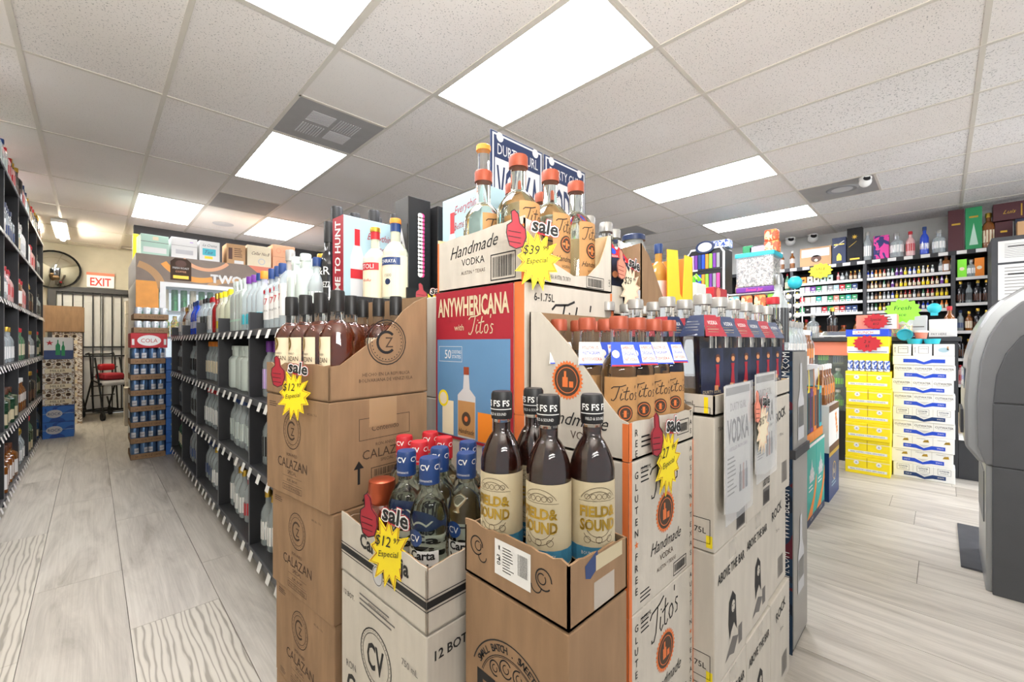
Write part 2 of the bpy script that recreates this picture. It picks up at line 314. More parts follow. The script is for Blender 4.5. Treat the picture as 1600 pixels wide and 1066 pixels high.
def torn(w,h,amp=.004,k=14,seed=1,h2=None):
    rr=random.Random(seed); h2=h if h2 is None else h2
    return [(w*i/k,h+(h2-h)*i/k+(rr.random()-.5)*amp) for i in range(k+1)]

# ---------------------------------------------------------------- bottles
def bprof(h,r,nk,sh,ns,top):
    p=[(r*.88,0),(r*.98,.004),(r,.012),(r,sh*h)]
    for i in range(1,7):
        t=i/6; s=(1-math.cos(math.pi*t))/2; w=(1-t**1.8)**.8; p.append((nk+(r-nk)*w*(1-.25*t),(sh+(ns-sh)*t)*h))
    p.append((nk,top*h)); return p
BK={}
def kind(key,h,r,glass,cap,label=None,lz=(.15,.5),nk=None,sh=.58,ns=.76,cz=.87,sq=0,oval=1,n=14,liquid=None,fill=.7,arc=200,cr=1.18,draw=None,capdraw=None,name='bottle',neckband=None,flare=0):
    nk=nk or r*.36; parts=[]
    b=MB(); b.lathe(bprof(h,r,nk,sh,ns,cz+.04),n,glass,sq=sq,oval=oval); parts.append(('glass_body',b.mesh('glass_body',True)))
    if liquid:
        b=MB(); pr=bprof(h,r*.93,nk*.8,sh,ns,1); pr=[(a,z+.004) for a,z in pr if z<fill*h]+[(max(nk*.8,r*.93+(nk*.8-r*.93)*min(1,max(0,(fill-sh)/(ns-sh)))),fill*h)]
        b.lathe(pr,n,liquid,sq=sq,oval=oval); parts.append(('liquid',b.mesh('liquid',True)))
    b=MB(); c=nk*cr
    b.lathe([(c,cz*h),(c*(1+flare),cz*h+.2*(1-cz)*h),(c*(1+flare*.6),h*.985),(c*.9,h)],max(10,n-2),cap); parts.append(('cap',b.mesh('cap',True)))
    if capdraw: 
        b=MB(); capdraw(Draw(b,CYL(c*(1+flare))),h,cz); parts.append(('cap_printing',b.mesh('cap_printing')))
    if label:
        b=MB(); b.lathe([(r*1.012,lz[0]*h),(r*1.012,lz[1]*h)],n if arc>=360 else max(6,int(n*arc/360)),label,sq=sq,oval=oval,a0=-arc/2 if arc<360 else 0,a1=arc/2 if arc<360 else 360,capt=False)
        if neckband: b.lathe([(nk*1.05,(cz-.1)*h),(nk*1.05,cz*h)],n,neckband,capt=False)
        parts.append(('label',b.mesh('label',True)))
    if draw:
        b=MB(); draw(Draw(b,CYL(r*1.016,oval) if not sq else FRONT(0,-r*1.02*oval)),h,r); parts.append(('label_printing',b.mesh('label_printing')))
    BK[key]=(name,parts,r,h)
def put(key,x,y,z,rot,label,group=None,cat='bottle',tilt=0,s=1):
    name,parts,r,h=BK[key]
    e=empty(name,(x,y,z+.001),rot,label,cat,group)
    if tilt: e.rotation_euler=(R(tilt),0,R(rot))
    if s!=1: e.scale=(s,s,s)
    for pn,me in parts: link(pn,me,e)
    return e
def single(key,h,r,glass,cap,label=None,sq=0,nk=None,oval=1,n=8):
    """small far bottle, one mesh"""
    nk=nk or r*.4; b=MB(); b.lathe([(r*.9,0),(r,h*.04),(r,h*.58),(nk,h*.76),(nk,h*.84)],n,glass,sq=sq,oval=oval); b.lathe([(nk*1.25,h*.82),(nk*1.25,h)],n,cap)
    if label: b.lathe([(r*1.03,h*.14),(r*1.03,h*.5)],n,label,sq=sq,oval=oval,capt=False)
    BK[key]=('miniature_bottle',[(None,b.mesh('miniature_bottle',True))],r,h)
def put1(key,x,y,z,rot,label,group,cat='bottle',name=None):
    me=BK[key][1][0][1]; o=link(name or BK[key][0],me,None,loc=(x,y,z+.0005),rot=rot); return tag(o,label,cat,group)

# sale sign: red thumb, word sale, yellow price burst
def sale_sign(loc,rot,wd,price,label,washed=False,tilt=0,extra='Especial'):
    k=wd/.14; e=empty('sale_sign',loc,rot,label,'sign'); e.rotation_euler=(R(tilt),0,R(rot))
    f=lambda u,v,n:(u*k,-n,v*k)
    b=MB(); star='cream' if washed else 'yellow'
    rr=random.Random(5); pts=[]
    for i in range(26):
        r=(.075 if i%2==0 else .05)*(1+.18*(rr.random()-.5)); a=math.pi*i/13+math.pi/2; pts.append((.012+r*math.cos(a)*.82,-.052+r*math.sin(a)*1.05))
    b.prism(pts,f,0,.0012,star); d=Draw(b,lambda u,v,n:f(u,v,n+.0012))
    q=[(x*.9+.0012,y*.9-.005) for x,y in pts]; d.line(q+[q[0]],.0022,'salmon' if washed else 'deep_red'); b.build('price_burst',e)
    b=MB(); hand=[(-.06,-.03),(-.056,-.045),(-.04,-.052),(-.022,-.045),(-.014,-.02),(-.016,.002),(-.03,.016),(-.034,.04),(-.044,.05),(-.052,.044),(-.05,.018),(-.062,.008),(-.064,-.012)]
    hand=[(x*1.05-.006,y*.95+.022) for x,y in hand]
    b.prism(hand,f,.001,.003,'deep_red' if not washed else 'salmon'); d=Draw(b,lambda u,v,n:f(u,v,n+.003)); d.line(hand+[hand[0]],.0025,'ink')
    for i in range(3): d.line([(-.068,.016-.013*i),(-.035,.013-.013*i)],.0016,'ink')
    b.build('thumb',e)
    b=MB(); d=Draw(b,lambda u,v,n:f(u,v,n+.0035)); d.text('sale',.032,.034,.034,'red',bold=.11,w=.125,n=.0,rot=-8); d.text('sale',.032,.034,.034,'white',bold=.08,w=.116,n=.0006,rot=-8); d.text('sale',.032,.034,.034,'ink',bold=.025,n=.0012,w=.108,rot=-8); b.build('sale_lettering',e)
    b=MB(); d=Draw(b,lambda u,v,n:f(u,v,n+.002)); ink='ink'
    d.text(price[0],-.006,-.026,.023,ink,shear=.2,w=.045); d.text(price[1],.034,-.02,.012,ink,shear=.2)
    if extra: d.text(extra,.01,-.052,.013,ink,shear=.3,rot=8,w=.075)
    b.build('price_lettering',e)
    return e

# ================================================================ ROOM
def struct(o): o['kind']='structure'; return o
XR=7.62; YB=7.75; YE=9.9; XL=-1.0
def gx(i): return (i-.458)*.61
def gy(j): return (j-.2547)*.61
# floor base with individual planks
b=MB(); b.box(-1.3,-2.65,-.06,XR,YE,-.006,'ink_grey'); floor=struct(b.build('floor'))
rr=random.Random(11)
PW=.307; pc=0; pm={}
cols=[i for i in range(-4,25)]
for i in cols:
    x0=.112+PW*i
    if x0<-1.3 or x0+PW>XR+.2: continue
    if x0<.75: y0,y1=-.6,YE
    elif x0<3.2: y0,y1=-1.3,1.2
    else: y0,y1=-1.9,2.6
    if i==-1: y=2.995-1.5*3
    elif i==0: y=2.346-1.5*2
    elif i==-2: y=3.9-1.5*4
    else: y=y0-rr.random()*1.2
    while y<y1:
        ye=y+1.5; a=max(y,y0); c=min(ye,y1)
        if c-a>.08:
            me=MB(); me.box(x0+.0012,a+.001,-.006,x0+PW-.0012,c-.001,0,'plank_veined' if (i==0 and a<1.2) or (i==-2 and a<2.5) else 'plank'); me.build('plank',floor); pc+=1
        y=ye
# ceiling
b=MB(); b.box(-1.3,-2.65,CEIL+.03,XR,YE,CEIL+.06,'tbar'); ceiling=struct(b.build('ceiling'))
LIGHTS=[(10,-4,2),(7,-4,2),(3,2,2),(7,2,2),(10,2,2),(1,2,2),(2,6,2),(1,10,2),(3,10,2),(-2,2,2),(10,6,2),(7,6,2)]  # the out-of-frame panels are added as extra fill light
lit={(i,j) for i,j,_ in LIGHTS}
tms={}
def tilemesh(w,d,mat):
    k=(round(w,3),round(d,3),mat)
    if k not in tms:
        b=MB(); b.box(0,0,0,w,d,.012,mat); tms[k]=b.mesh('ceiling_tile')
    return tms[k]
VENTS={(2,4):1,(2,8):1,(9,0):1,(9,4):1}
for i in range(-2,13):
    for j in range(-2,17,2):
        if (i,j) in lit or gx(i)>=XR-.05: continue
        if gy(j)>YB and i>=1: continue
        mat='tile_coarse' if (i>=6 and j<=0 and (i*3+j)%4!=1) else ('tile_fine' if (i+j)%3 or j<4 else 'tile_plain')
        if j>=8: mat='tile_plain'
        x0=gx(i)+.012; wd=min(.586,XR-.01-x0)
        if (i,j) in VENTS:
            link('ceiling_tile',tilemesh(wd,.586,mat),ceiling,loc=(x0,gy(j)+.012,CEIL+.004))
        else:
            d=min(1.196,YE-.01-gy(j)-.012)
            if d>.05: link('ceiling_tile',tilemesh(wd,d,mat),ceiling,loc=(x0,gy(j)+.012,CEIL+.004))
for i in range(-2,14):
    x=gx(i)
    if x>XR: continue
    b=MB(); b.box(x-.012,-2.65,CEIL-.001,x+.012,YE if i<2 else YB,CEIL+.03,'tbar'); b.build('tee_bar',ceiling)
for j in range(-2,17,2):
    y=gy(j); b=MB(); b.box(-1.3,y-.012,CEIL,XR if y<YB else .5,y+.012,CEIL+.03,'tbar'); b.build('tee_bar',ceiling)
# vents (the far half of the module)
def vent(i,j,label,grille):
    x0=gx(i)+.012; y0=gy(j+1); e=empty('ceiling_vent',(x0,y0,CEIL+.002),0,label,'vent')
    b=MB(); b.box(0,0,0,.586,.598,.01,'vent_grey'); b.build('vent_panel',e)
    b=MB(); b.box(-.012,-.02,-.003,.598,0,.012,'tbar'); b.build('frame',e)
    if grille:
        for q,(u,v,hor) in enumerate([(.12,.32,1),(.31,.32,0),(.12,.12,0),(.31,.12,1)]):
            b=MB()
            for k in range(9):
                if hor: b.box(u+.018*k,v,-.004,u+.018*k+.007,v+.17,0,'light_grey')
                else: b.box(u,v+.018*k,-.004,u+.16,v+.018*k+.007,0,'light_grey')
            b.build('louvre',e)
    return e
vent(2,4,'grey ceiling vent with four louvred squares beside the square-looking ceiling light','1')
vent(2,8,'plain dark grey vent panel in the ceiling nearest the drinks cooler',0)
e=vent(9,0,'stained grey ceiling panel with round air diffuser, near the dome camera',0)
b=MB(); b.lathe([(.09,0),(.11,-.006),(.12,-.01),(.13,-.006),(.135,.0)],28,'grey',c=(.28,.27,0)); b.lathe([(.0001,-.004),(.09,-.004)],28,'light_grey',c=(.28,.27,0),capt=False); b.build('round_diffuser',e,True)
b=MB(); Draw(b,lambda u,v,n:(u,v,-n)).burst(.42,.16,.13,.08,7,'ink_grey',sx=.6,sy=1.2,jit=.4); 
vent(9,4,'plain grey panel in the ceiling above the middle of the store',0)
for (x,y,lab) in [((2.5-.458)*.61,(11.3-.2547)*.61,'round flush white ceiling speaker above the drinks cooler')]:
    b=MB(); b.lathe([(.0001,-.006),(.11,-.006),(.12,-.002),(.12,.003)],28,'light_grey'); tag(b.build('ceiling_speaker',None,True,loc=(x,y,CEIL+.003)),lab,'speaker')
# lights
LN={(3,2):'largest ceiling light panel, directly above the vodka carton display',(7,2):'long ceiling light panel above the miniatures and snacks, second from front',(10,2):'farthest light panel on the right, closest to the counter wall',(1,2):'ceiling light panel cut by the top edge, left of centre',(2,6):'bright ceiling panel directly beyond the louvred grey vent',(1,10):'ceiling light panel at far left in front of the cooler soffit',(3,10):'ceiling light panel low behind the tall vodka bottles, right of the speaker'}
for (i,j,_) in LIGHTS:
    e=empty('ceiling_light',(gx(i),gy(j),CEIL),0,LN.get((i,j),{(-2,2):'added fill light panel over the left wall shelving, out of frame',(10,-4):'added fill light panel out of frame at far right by the shop front',(7,-4):'added fill light panel out of frame above the cash machine side',(10,6):'ceiling light panel hidden far right beyond the display',(7,6):'ceiling light panel hidden behind the vodka sign boards'}.get((i,j))),'light','recessed ceiling light panels')
    b=MB(); b.box(.02,.02,.002,.59,1.2,.008,'lamp_panel_cooler' if j==10 else 'lamp_panel'); b.build('diffuser',e)
    b=MB()
    for q in [(.008,.008,.024,1.212),(.586,.008,.602,1.212),(.024,.008,.586,.024),(.024,1.196,.586,1.212)]: b.box(q[0],q[1],-.0005,q[2],q[3],.012,'tbar')
    b.build('frame',e)
for fx,fy,fl,fm in ((-.3,8.5,'narrow surface-mounted fluorescent fixture above the exit aisle','lamp_warm'),(-.78,3.9,'added out-of-frame fluorescent fill over the near part of the left wall shelving','lamp_side_fill'),(-.78,6.1,'added out-of-frame fluorescent fill over the far part of the left wall shelving','lamp_side_fill')):  # the pair over the wall shelving is added fill, out of view
  e=empty('fluorescent_fixture',(fx,fy,CEIL-.05),0,fl,'light')
  b=MB(); b.box(-.07 if fx>-.5 else -.16,-.6,.0,.07 if fx>-.5 else .16,.6,.045,'metal_white'); fx>-.5 or (b.box(-.16,-.6,-.06,-.15,.6,0,'metal_white'),b.box(.15,-.6,-.06,.16,.6,0,'metal_white')); b.build('housing',e)
  b=MB(); b.lathe([(.03,0),(.03,1.1)],12,fm,T=Matrix.Translation((0,-.55,-.01))@Matrix.Rotation(R(-90),4,'X')); b.build('lamp_tube',e,True)
# walls
def wall(n,x0,y0,x1,y1,z1=CEIL+.06,mat='wall',z0=0):
    b=MB(); b.box(x0,y0,z0,x1,y1,z1,mat); return struct(b.build(n))
wall('wall_left',XL-.1,.2,XL,YE+.1,CEIL+.06)
wall('wall_exit',XL,YE,.72,YE+.1)
wall('wall_corridor',.62,YB,.72,YE,mat='wall')
wall('wall_back',.40,YB-.12,XR+.1,YB,mat='soffit')
wall('wall_right',XR,-2.65,XR+.1,YB,CEIL+.06,mat='wall_grey')
# exit door with security gate
e=empty('door_1',(-.42,YE-.12,0),0,None,None); e['kind']='structure'
b=MB(); b.box(.03,.06,.02,.52,.1,2.0,'door_white'); b.build('door_leaf',e,bevel=.004)
b=MB(); b.box(.53,.06,.02,1.0,.1,2.0,'door_white'); b.build('door_leaf',e,bevel=.004)
for (u,v) in [(.1,1.1),(.6,1.1),(.1,.2),(.6,.2)]:
    b=MB(); b.box(u,.052,v,u+.32,.06,v+.75,'door_white'); b.build('raised_panel',e,bevel=.004)
for q in [(-.07,.0,0,.02,.11,2.08),(1.0,.0,0,1.09,.11,2.08),(.02,.0,2.0,1.0,.11,2.08)]:
    b=MB(); b.box(*q,'charcoal'); b.build('door_frame',e)
for k in range(8):
    b=MB(); b.box(.08+.115*k,.02,.05,.096+.115*k,.036,2.0,'bar_black'); b.build('gate_bar',e)
for z in (.05,.95,1.1,1.97):
    b=MB(); b.box(.02,.022,z,1.0,.034,z+.025,'bar_black'); b.build('gate_rail',e)
# exit sign
e=empty('exit_sign',(-.06,YE-.05,2.1),0,'lit exit sign with red letters above the gated door','sign')
b=MB(); b.box(0,0,0,.33,.045,.21,'exit_white'); b.build('housing',e,bevel=.004)
b=MB(); b.box(-.004,-.004,.2,.334,.049,.245,'salmon'); b.build('top_cap',e)
b=MB(); d=Draw(b,FRONT()); d.text('EXIT',.165,.095,.13,'exit_red',bold=.02,w=.25); b.build('exit_lettering',e)
# convex mirror
e=empty('convex_mirror',(-.42,YE-.12,2.33),0,'round convex security mirror on the wall left of the exit sign','mirror')
b=MB(); Rm=.29; T=Matrix.Rotation(R(90),4,'X')
b.lathe([(Rm*math.sin(R(a))/math.sin(R(36)),.16*(math.cos(R(a))-math.cos(R(36)))/(1-math.cos(R(36)))) for a in (36,32,28,24,20,16,12,8,4,1)],32,'mirror',T=T); b.build('mirror_dome',e,True)
b=MB(); b.lathe([(Rm,-.01),(Rm+.014,-.01),(Rm+.014,.012),(Rm,.012)],32,'rubber',T=T,capt=False); b.build('rim',e,True)
b=MB(); b.box(-.03,.01,-.03,.03,.115,.03,'charcoal'); b.build('bracket',e)
# security cameras
def dome(x,y,z,label,s=1):
    e=empty('security_camera',(x,y,z),0,label,'camera')
    b=MB(); b.lathe([(.035*s,0),(.05*s,-.01),(.05*s,-.03)],18,'white'); b.build('base',e,True)
    b=MB(); b.sphere((0,0,-.05*s),.05*s,'white',16); b.build('camera_ball',e,True)
    b=MB(); b.lathe([(.0001,.058*s),(.025*s,.056*s),(.03*s,.045*s)],14,'black',T=Matrix.Translation((0,0,-.05*s))@Matrix.Rotation(R(-60),4,'Y')@Matrix.Rotation(R(20),4,'X')); b.build('lens',e,True)
dome(5.235,.513,CEIL,'white dome camera on the ceiling beside the stained vent')
dome(7.45,1.6,CEIL,'white security camera above the far-left bottles of the counter wall',1.3)
dome(7.45,1.32,CEIL,'white security camera just above the framed picture on the counter wall',1.3)

# ================================================================ CENTRE DISPLAY (cartons stacked by type)
# --- kinds of near bottles
def fs_draw(d,h,r):
    d.rect(-.08,.058,.08,.084,'case_blue',seg=12); d.poly([(-.03,.084),(.0,.092),(.02,.084)],'case_blue')
    d.text('FIELD&',0,.145,.017,'gold',w=.066,bold=.04); d.text('SOUND',0,.122,.018,'gold',w=.066,bold=.04); d.ring(0,.15,.036,.0352,'ink_brown',16,30,150); d.ring(0,.153,.026,.0252,'ink_brown',16,30,150); d.rect(-.035,.162,.035,.1626,'ink_brown',seg=6)
    for k in range(5): d.ring(-.02+.01*k,.17,.005,.0042,'ink_brown',8)
    d.ring(0,.122,.03,.0292,'ink_brown',14,210,330); d.ring(0,.125,.024,.0232,'ink_brown',14,210,330)
    for i in range(3): d.ring(-.02+.02*i,.097,.006,.0052,'ink_brown',10)
    d.text('BOURBON WHISKEY',0,.074,.006,'white',w=.06); d.text('750 ML',0,.064,.005,'white',w=.04)
def fs_cap(d,h,cz):
    z=cz*h
    for k in range(3): d.text('FS',-.018+.018*k,z+.03,.011,'white',bold=.02)
    d.rect(-.03,z+.018,.03,z+.0195,'white',seg=8); d.text('FIELD & SOUND',0,z+.01,.005,'white',w=.035)
kind('whiskey',.34,.0395,'glass_near','black','label_cream',(.16,.57),nk=.0165,sh=.62,ns=.78,cz=.85,n=28,liquid='whisky',fill=.83,arc=250,draw=fs_draw,capdraw=fs_cap,flare=.06,name='whiskey_bottle')
def cz_draw(d,h,r):
    d.disc(-.012,.135,.02,'gold'); d.ring(-.012,.135,.013,.011,'label_cream',n=.0009); d.text('C',-.012,.135,.014,'label_cream',n=.0012)
    d.text('RON ANEJO',0,.108,.005,'ink_brown',w=.05); d.text('CALAZAN',0,.094,.013,'ink_brown',w=.062); d.text('SPECIAL',0,.082,.005,'ink_brown')
kind('rum_amber',.272,.042,'glass_near','black','cream',(.2,.56),nk=.016,sh=.58,ns=.72,cz=.8,n=26,liquid='rum',fill=.68,arc=105,draw=cz_draw,cr=1.1,name='rum_bottle')
def cv_draw(d,h,r):
    d.disc(-.012,.15,.017,'blue'); d.text('CV',-.012,.15,.013,'white',n=.0012); d.text('Carta',.004,.118,.016,'ink',w=.055,bold=.03); d.text('Vieja',.004,.094,.018,'ink',w=.055,bold=.03); d.text('RON BLANCO',0,.072,.006,'ink_grey',w=.05)
def cv_cap(d,h,cz):
    z=cz*h; d.text('CV',0,z+.035,.011,'white',bold=.02); d.text('HERMANOS',0,z+.008,.004,'white',w=.03); d.text('CV',-.03,z+.035,.011,'white'); d.text('CV',.03,z+.035,.011,'white')
for q,c in (('blue','blue'),('red','red')):
    kind('rum_clear_'+q,.3,.039,'glass_near_green',c,'white',(.2,.42),nk=.0175,sh=.62,ns=.78,cz=.83,n=24,arc=110,draw=cv_draw,capdraw=cv_cap,name='rum_bottle')
kind('rum_red',.215,.038,'rum','copper','white',(.2,.5),nk=.022,sh=.62,ns=.76,cz=.74,n=22,arc=110,name='rum_bottle',flare=.25)
def tv_draw(d,h,r):
    d.tito(0,.128,.058,'ink'); d.disc(0,.088,.017,'ink_brown'); d.ring(0,.088,.0135,.012,'carton_orange',n=.0009); d.rect(-.004,.08,.002,.094,'carton_orange',n=.001)
    d.script('Handmade',0,.058,.012,'ink',w=.062); d.text('VODKA',0,.044,.007,'ink_brown',w=.04)
kind('vodka_copper',.29,.038,'glass_near','copper_plain','tito_label',(.12,.56),nk=.0165,sh=.6,ns=.74,cz=.905,n=24,arc=140,draw=tv_draw,cr=1.22,name='vodka_bottle')
def tvb(d,h,r):
    d.tito(0,.17,.075,'ink'); d.disc(0,.12,.025,'ink_brown'); d.ring(0,.12,.02,.018,'carton_orange',n=.0009); d.rect(-.006,.108,.003,.13,'carton_orange',n=.001)
    d.script('Handmade',0,.078,.016,'ink',w=.08); d.text('VODKA',0,.056,.008,'ink_brown',w=.05)
kind('vodka_copper_big',.345,.059,'glass_near_green','copper_plain','tito_label',(.1,.6),nk=.021,sh=.56,ns=.72,cz=.905,n=28,arc=90,draw=tvb,cr=1.25,name='vodka_bottle')
def dg_draw(d,h,r):
    d.rect(-r*.9,.03,r*.9,.16,'photo_dark'); d.poly([(.01,.06),(.028,.06),(.024,.1),(.026,.118),(.012,.118),(.015,.1)],'deep_red',n=.0012); d.disc(.02,.13,.007,'skin_print',n=.0014); d.rect(.008,.052,.022,.064,'skin_print',n=.0013); d.disc(.02,.135,.009,'brown',n=.0012)
    d.text('DURTY GURL',0,.048,.008,'label_cream',w=r*1.5); d.text('VODKA',0,.031,.012,'label_cream',w=r*1.5,bold=.03)
def sqtag(mb): pass
def collar(D,r): pass
kind('vodka_square',.3,.046,'glass_near','silver',None,nk=.018,sh=.62,ns=.72,cz=.91,sq=.9,oval=.62,n=32,draw=dg_draw,name='vodka_bottle',cr=1.25)
def dgb_draw(d,h,r):
    d.rect(-r*.85,.05,r*.85,.2,'photo_dark'); d.text('DURTY GURL',0,.085,.01,'label_cream',w=r*1.5); d.text('VODKA',0,.06,.016,'label_cream',w=r*1.5,bold=.03); d.disc(0,.14,.012,'skin_print',n=.0012)
kind('vodka_square_big',.335,.052,'glass_near','silver',None,nk=.02,sh=.58,ns=.72,cz=.9,sq=.7,n=28,draw=dgb_draw,name='vodka_bottle',cr=1.25)

# --- plain brown rum cartons, far left of the island
def cz_left(h):
    def f(d):
        u,v=.16,h*.66; d.ring(u,v,.05,.0475,'ink_brown'); d.ring(u,v,.0385,.037,'ink_brown'); 
        for k in range(24): d.disc(u+.0428*math.cos(k*R(15)),v+.0428*math.sin(k*R(15)),.0014,'ink_brown',6)
        d.ring(u-.002,v,.026,.0205,'ink_brown',20,45,315); d.text('Z',u+.004,v-.002,.022,'ink_brown')
        d.text('RON ANEJO',u,h*.42,.008,'ink_brown',w=.06); d.text('CALAZAN',u,h*.33,.026,'ink_brown',w=.17); d.text('SPECIAL',u,h*.245,.01,'ink_brown',w=.055)
        d.rect(u-.055,h*.2,u+.055,h*.203,'ink_brown'); d.text('RUM - RHUM',u,h*.165,.007,'ink_brown'); d.rect(u-.055,h*.135,u+.055,h*.138,'ink_brown')
        d.frame(u-.055,h*.06,u+.055,h*.115,.0012,'ink_brown'); d.text('PRODUCT OF VENEZUELA',u,h*.087,.007,'ink_brown',w=.095)
        d.text('40% Alc. / Vol.',.27,h*.86,.006,'ink_brown',w=.05); d.lines(.02,h*.86,.08,h*.92,3,'ink_brown')
    return f
def cz_front(d):
    d.frame(.08,.165,.24,.222,.0016,'ink_brown'); d.text('Contenido',.16,.193,.014,'ink_brown',w=.13); d.text('RON ANEJO',.16,.15,.008,'ink_brown',w=.07); d.text('CALAZAN',.165,.127,.024,'ink_brown',w=.15); d.text('SPECIAL',.165,.106,.008,'ink_brown')
    d.rect(.076,.055,.083,.1,'ink'); d.poly([(.065,.095),(.094,.095),(.0795,.115)],'ink'); d.frame(.115,.06,.235,.09,.002,'ink_brown'); d.barcode(.125,.066,.1,.018,'ink_brown')
    d.ring(.165,.035,.018,.016,'ink'); d.text('W',.165,.035,.012,'ink'); d.line([(.09,.01),(.115,.045),(.14,.01),(.09,.01)],.003,'ink')
CX,CYp=.415,1.04
hz=[0,.215,.489,.762,1.036]; offs=[(.0,.0,4),(.005,.0,5),(.0,-.004,6),(-.008,.0,7)]
cl=['crumpled brown rum carton at the floor, bottom of the leftmost stack','brown rum carton second from the floor in the leftmost stack','brown rum carton third from the floor in the leftmost stack','brown rum carton with arrow and box prints, right under the open rum display']
for k in range(4):
    hh=hz[k+1]-hz[k]
    carton(.305,.352,hh,(CX+offs[k][0],CYp+offs[k][1],hz[k]),offs[k][2],cl[k],'kraft',front=cz_front if hh>.25 else None,left=cz_left(hh) if hh>.25 else cz_left(.26),tape='f')
W,Dp=.305,.352
def czside(d):
    u,v=.165,.145; d.ring(u,v,.062,.059,'ink'); d.ring(u,v,.054,.0525,'ink')
    for k in range(30): d.disc(u+.047*math.cos(k*R(12)),v+.047*math.sin(k*R(12)),.0018,'ink',6)
    d.ring(u-.002,v,.032,.0245,'ink',20,45,315); d.text('Z',u+.006,v,.028,'ink_brown'); d.text('HECHO EN LA REPUBLICA',u,.06,.009,'ink_brown',w=.15); d.text('BOLIVARIANA DE VENEZUELA',u,.045,.009,'ink_brown',w=.17)
fr=[(0,.085),(.03,.088),(.1,.135),(.17,.18),(.22,.235),(.26,.262),(.305,.282)]
bk=[(0,.282),(.05,.262),(.09,.235),(.15,.175),(.22,.11),(.27,.088),(.305,.085)]
tray(W,Dp,(CX-.008,CYp,1.037),7,'open-topped brown rum display carton with diagonal sides and amber bottles','kraft',
 {'f':fr,'l':torn(Dp,.082,.012,12,2,.09),'b':bk,'r':torn(Dp,.282,.006,10,3)},front=czside,left=lambda d:(d.text('RON ANEJO',.17,.05,.008,'ink_brown'),d.text('CALAZAN',.17,.028,.022,'ink_brown',w=.15)))
c7,s7=math.cos(R(7)),math.sin(R(7)); n=0
for i in range(3):
    for j in range(4):
        lx,ly=.05+.09*i,.05+.085*j
        if (i,j)==(1,0): continue
        x=CX-.008+lx*c7-ly*s7; y=CYp+lx*s7+ly*c7
        put('rum_amber',x,y,1.042,-98+6*j,'amber rum bottle in diagonal brown display, %s row from aisle, %s from camera'%(ORD[i],ORD[j]),'amber rum bottles in the brown display')
ca=R(7); sale_sign((CX-.008-.15*s7-.03,CYp+.15*c7-.03,1.09),-62,.115,('$12','97'),'yellow twelve-dollar sale tag hanging on the leftmost brown rum display')

# --- white rum cartons
def cv_left(d):
    h=.32; u,v=.16,.185; d.ring(u,v,.062,.059,'ink',28,sx=1.05,n=.0006)
    for k in range(40): d.disc(u+.0555*1.05*math.cos(k*R(9)),v+.0555*math.sin(k*R(9)),.0013,'ink',5)
    d.ring(u,v,.0515,.050,'ink',28,sx=1.05); d.text('CV',u,v,.055,'ink',w=.07,bold=.02); d.text('RON',.05,.115,.016,'ink_grey',rot=8); d.text('Carta Vieja',.165,.07,.05,'ink',w=.27,bold=.03); d.text('BLANCO',.26,.125,.012,'ink_grey')
    d.text('12 BOT.',.04,.275,.011,'ink'); d.text('750 mL',.29,.235,.013,'ink_grey'); d.lines(.09,.268,.27,.3,3,'ink_grey'); d.text('DESTILADORES',.17,.29,.008,'ink_grey')
def cv_front(d):
    d.text('12 BOT.',.06,.275,.018,'ink',bold=.02); d.ring(.2,.2,.05,.047,'ink'); d.text('RON Carta Vieja',.13,.12,.02,'ink',w=.2)
for k in range(2):
    carton(.24,.345,.32,(.437,.665,.32*k),2,'white rum carton with oval monogram, %s'%('just under the torn white tray' if k else 'bottom of its stack beside the brown rum cartons'),'carton_white',front=cv_front,left=cv_left)
def band(L):
    def f(d):
        d.rect(0,.048,L,.062,'ink'); d.rect(0,.042,L,.044,'ink'); d.rect(0,.066,L,.068,'ink')
        if L>.3: d.text('Carta Vieja',.19,.1,.03,'ink',w=.24,bold=.03); d.disc(.17,.045,.022,'light_grey',n=.001); d.ring(.17,.045,.02,.018,'ink_grey',n=.0013)
    return f
tray(.24,.345,(.437,.665,.641),2,'white torn-edged rum tray with black band holding clear rum bottles','carton_white',
 {'f':torn(.24,.118,.012,12,5,.135),'l':torn(.345,.135,.008,14,6,.125),'b':torn(.24,.12,.01,8,7),'r':torn(.345,.13,.01,10,8)},inner='kraft',front=band(.24),left=band(.345))
cvp=[(.49,.735,'b'),(.486,.8175,'b'),(.485,.925,'x'),(.5535,.79,'b'),(.567,.712,'b'),(.634,.79,'b'),(.638,.712,'b'),(.553,.872,'r'),(.622,.868,'r'),(.56,.952,'r'),(.632,.945,'r')]
cn=['nearest the tray corner','directly left of the nearest clear rum','lying low and copper-red','behind the nearest clear rum','at the right end of the tray front','behind the right-end clear rum','half hidden by the whiskey tray','front of the red-capped ones','right of the front red-capped one','farthest left of the red-capped ones','farthest back of the red-capped ones']
for (x,y,t),nm in zip(cvp,cn):
    if t=='x': put('rum_red',x,y,.646,-50,'short copper-red rum bottle at the left of the torn white tray')
    else: put('rum_clear_blue' if t=='b' else 'rum_clear_red',x,y,.646,-62,'clear rum bottle, %s cap, torn white tray, %s'%({'b':'blue','r':'red'}[t],nm),'clear rum bottles in the white tray')
sale_sign((.422,.79,.805),-72,.13,('$12','97'),'yellow twelve-dollar sale tag stuck on the torn white rum tray')

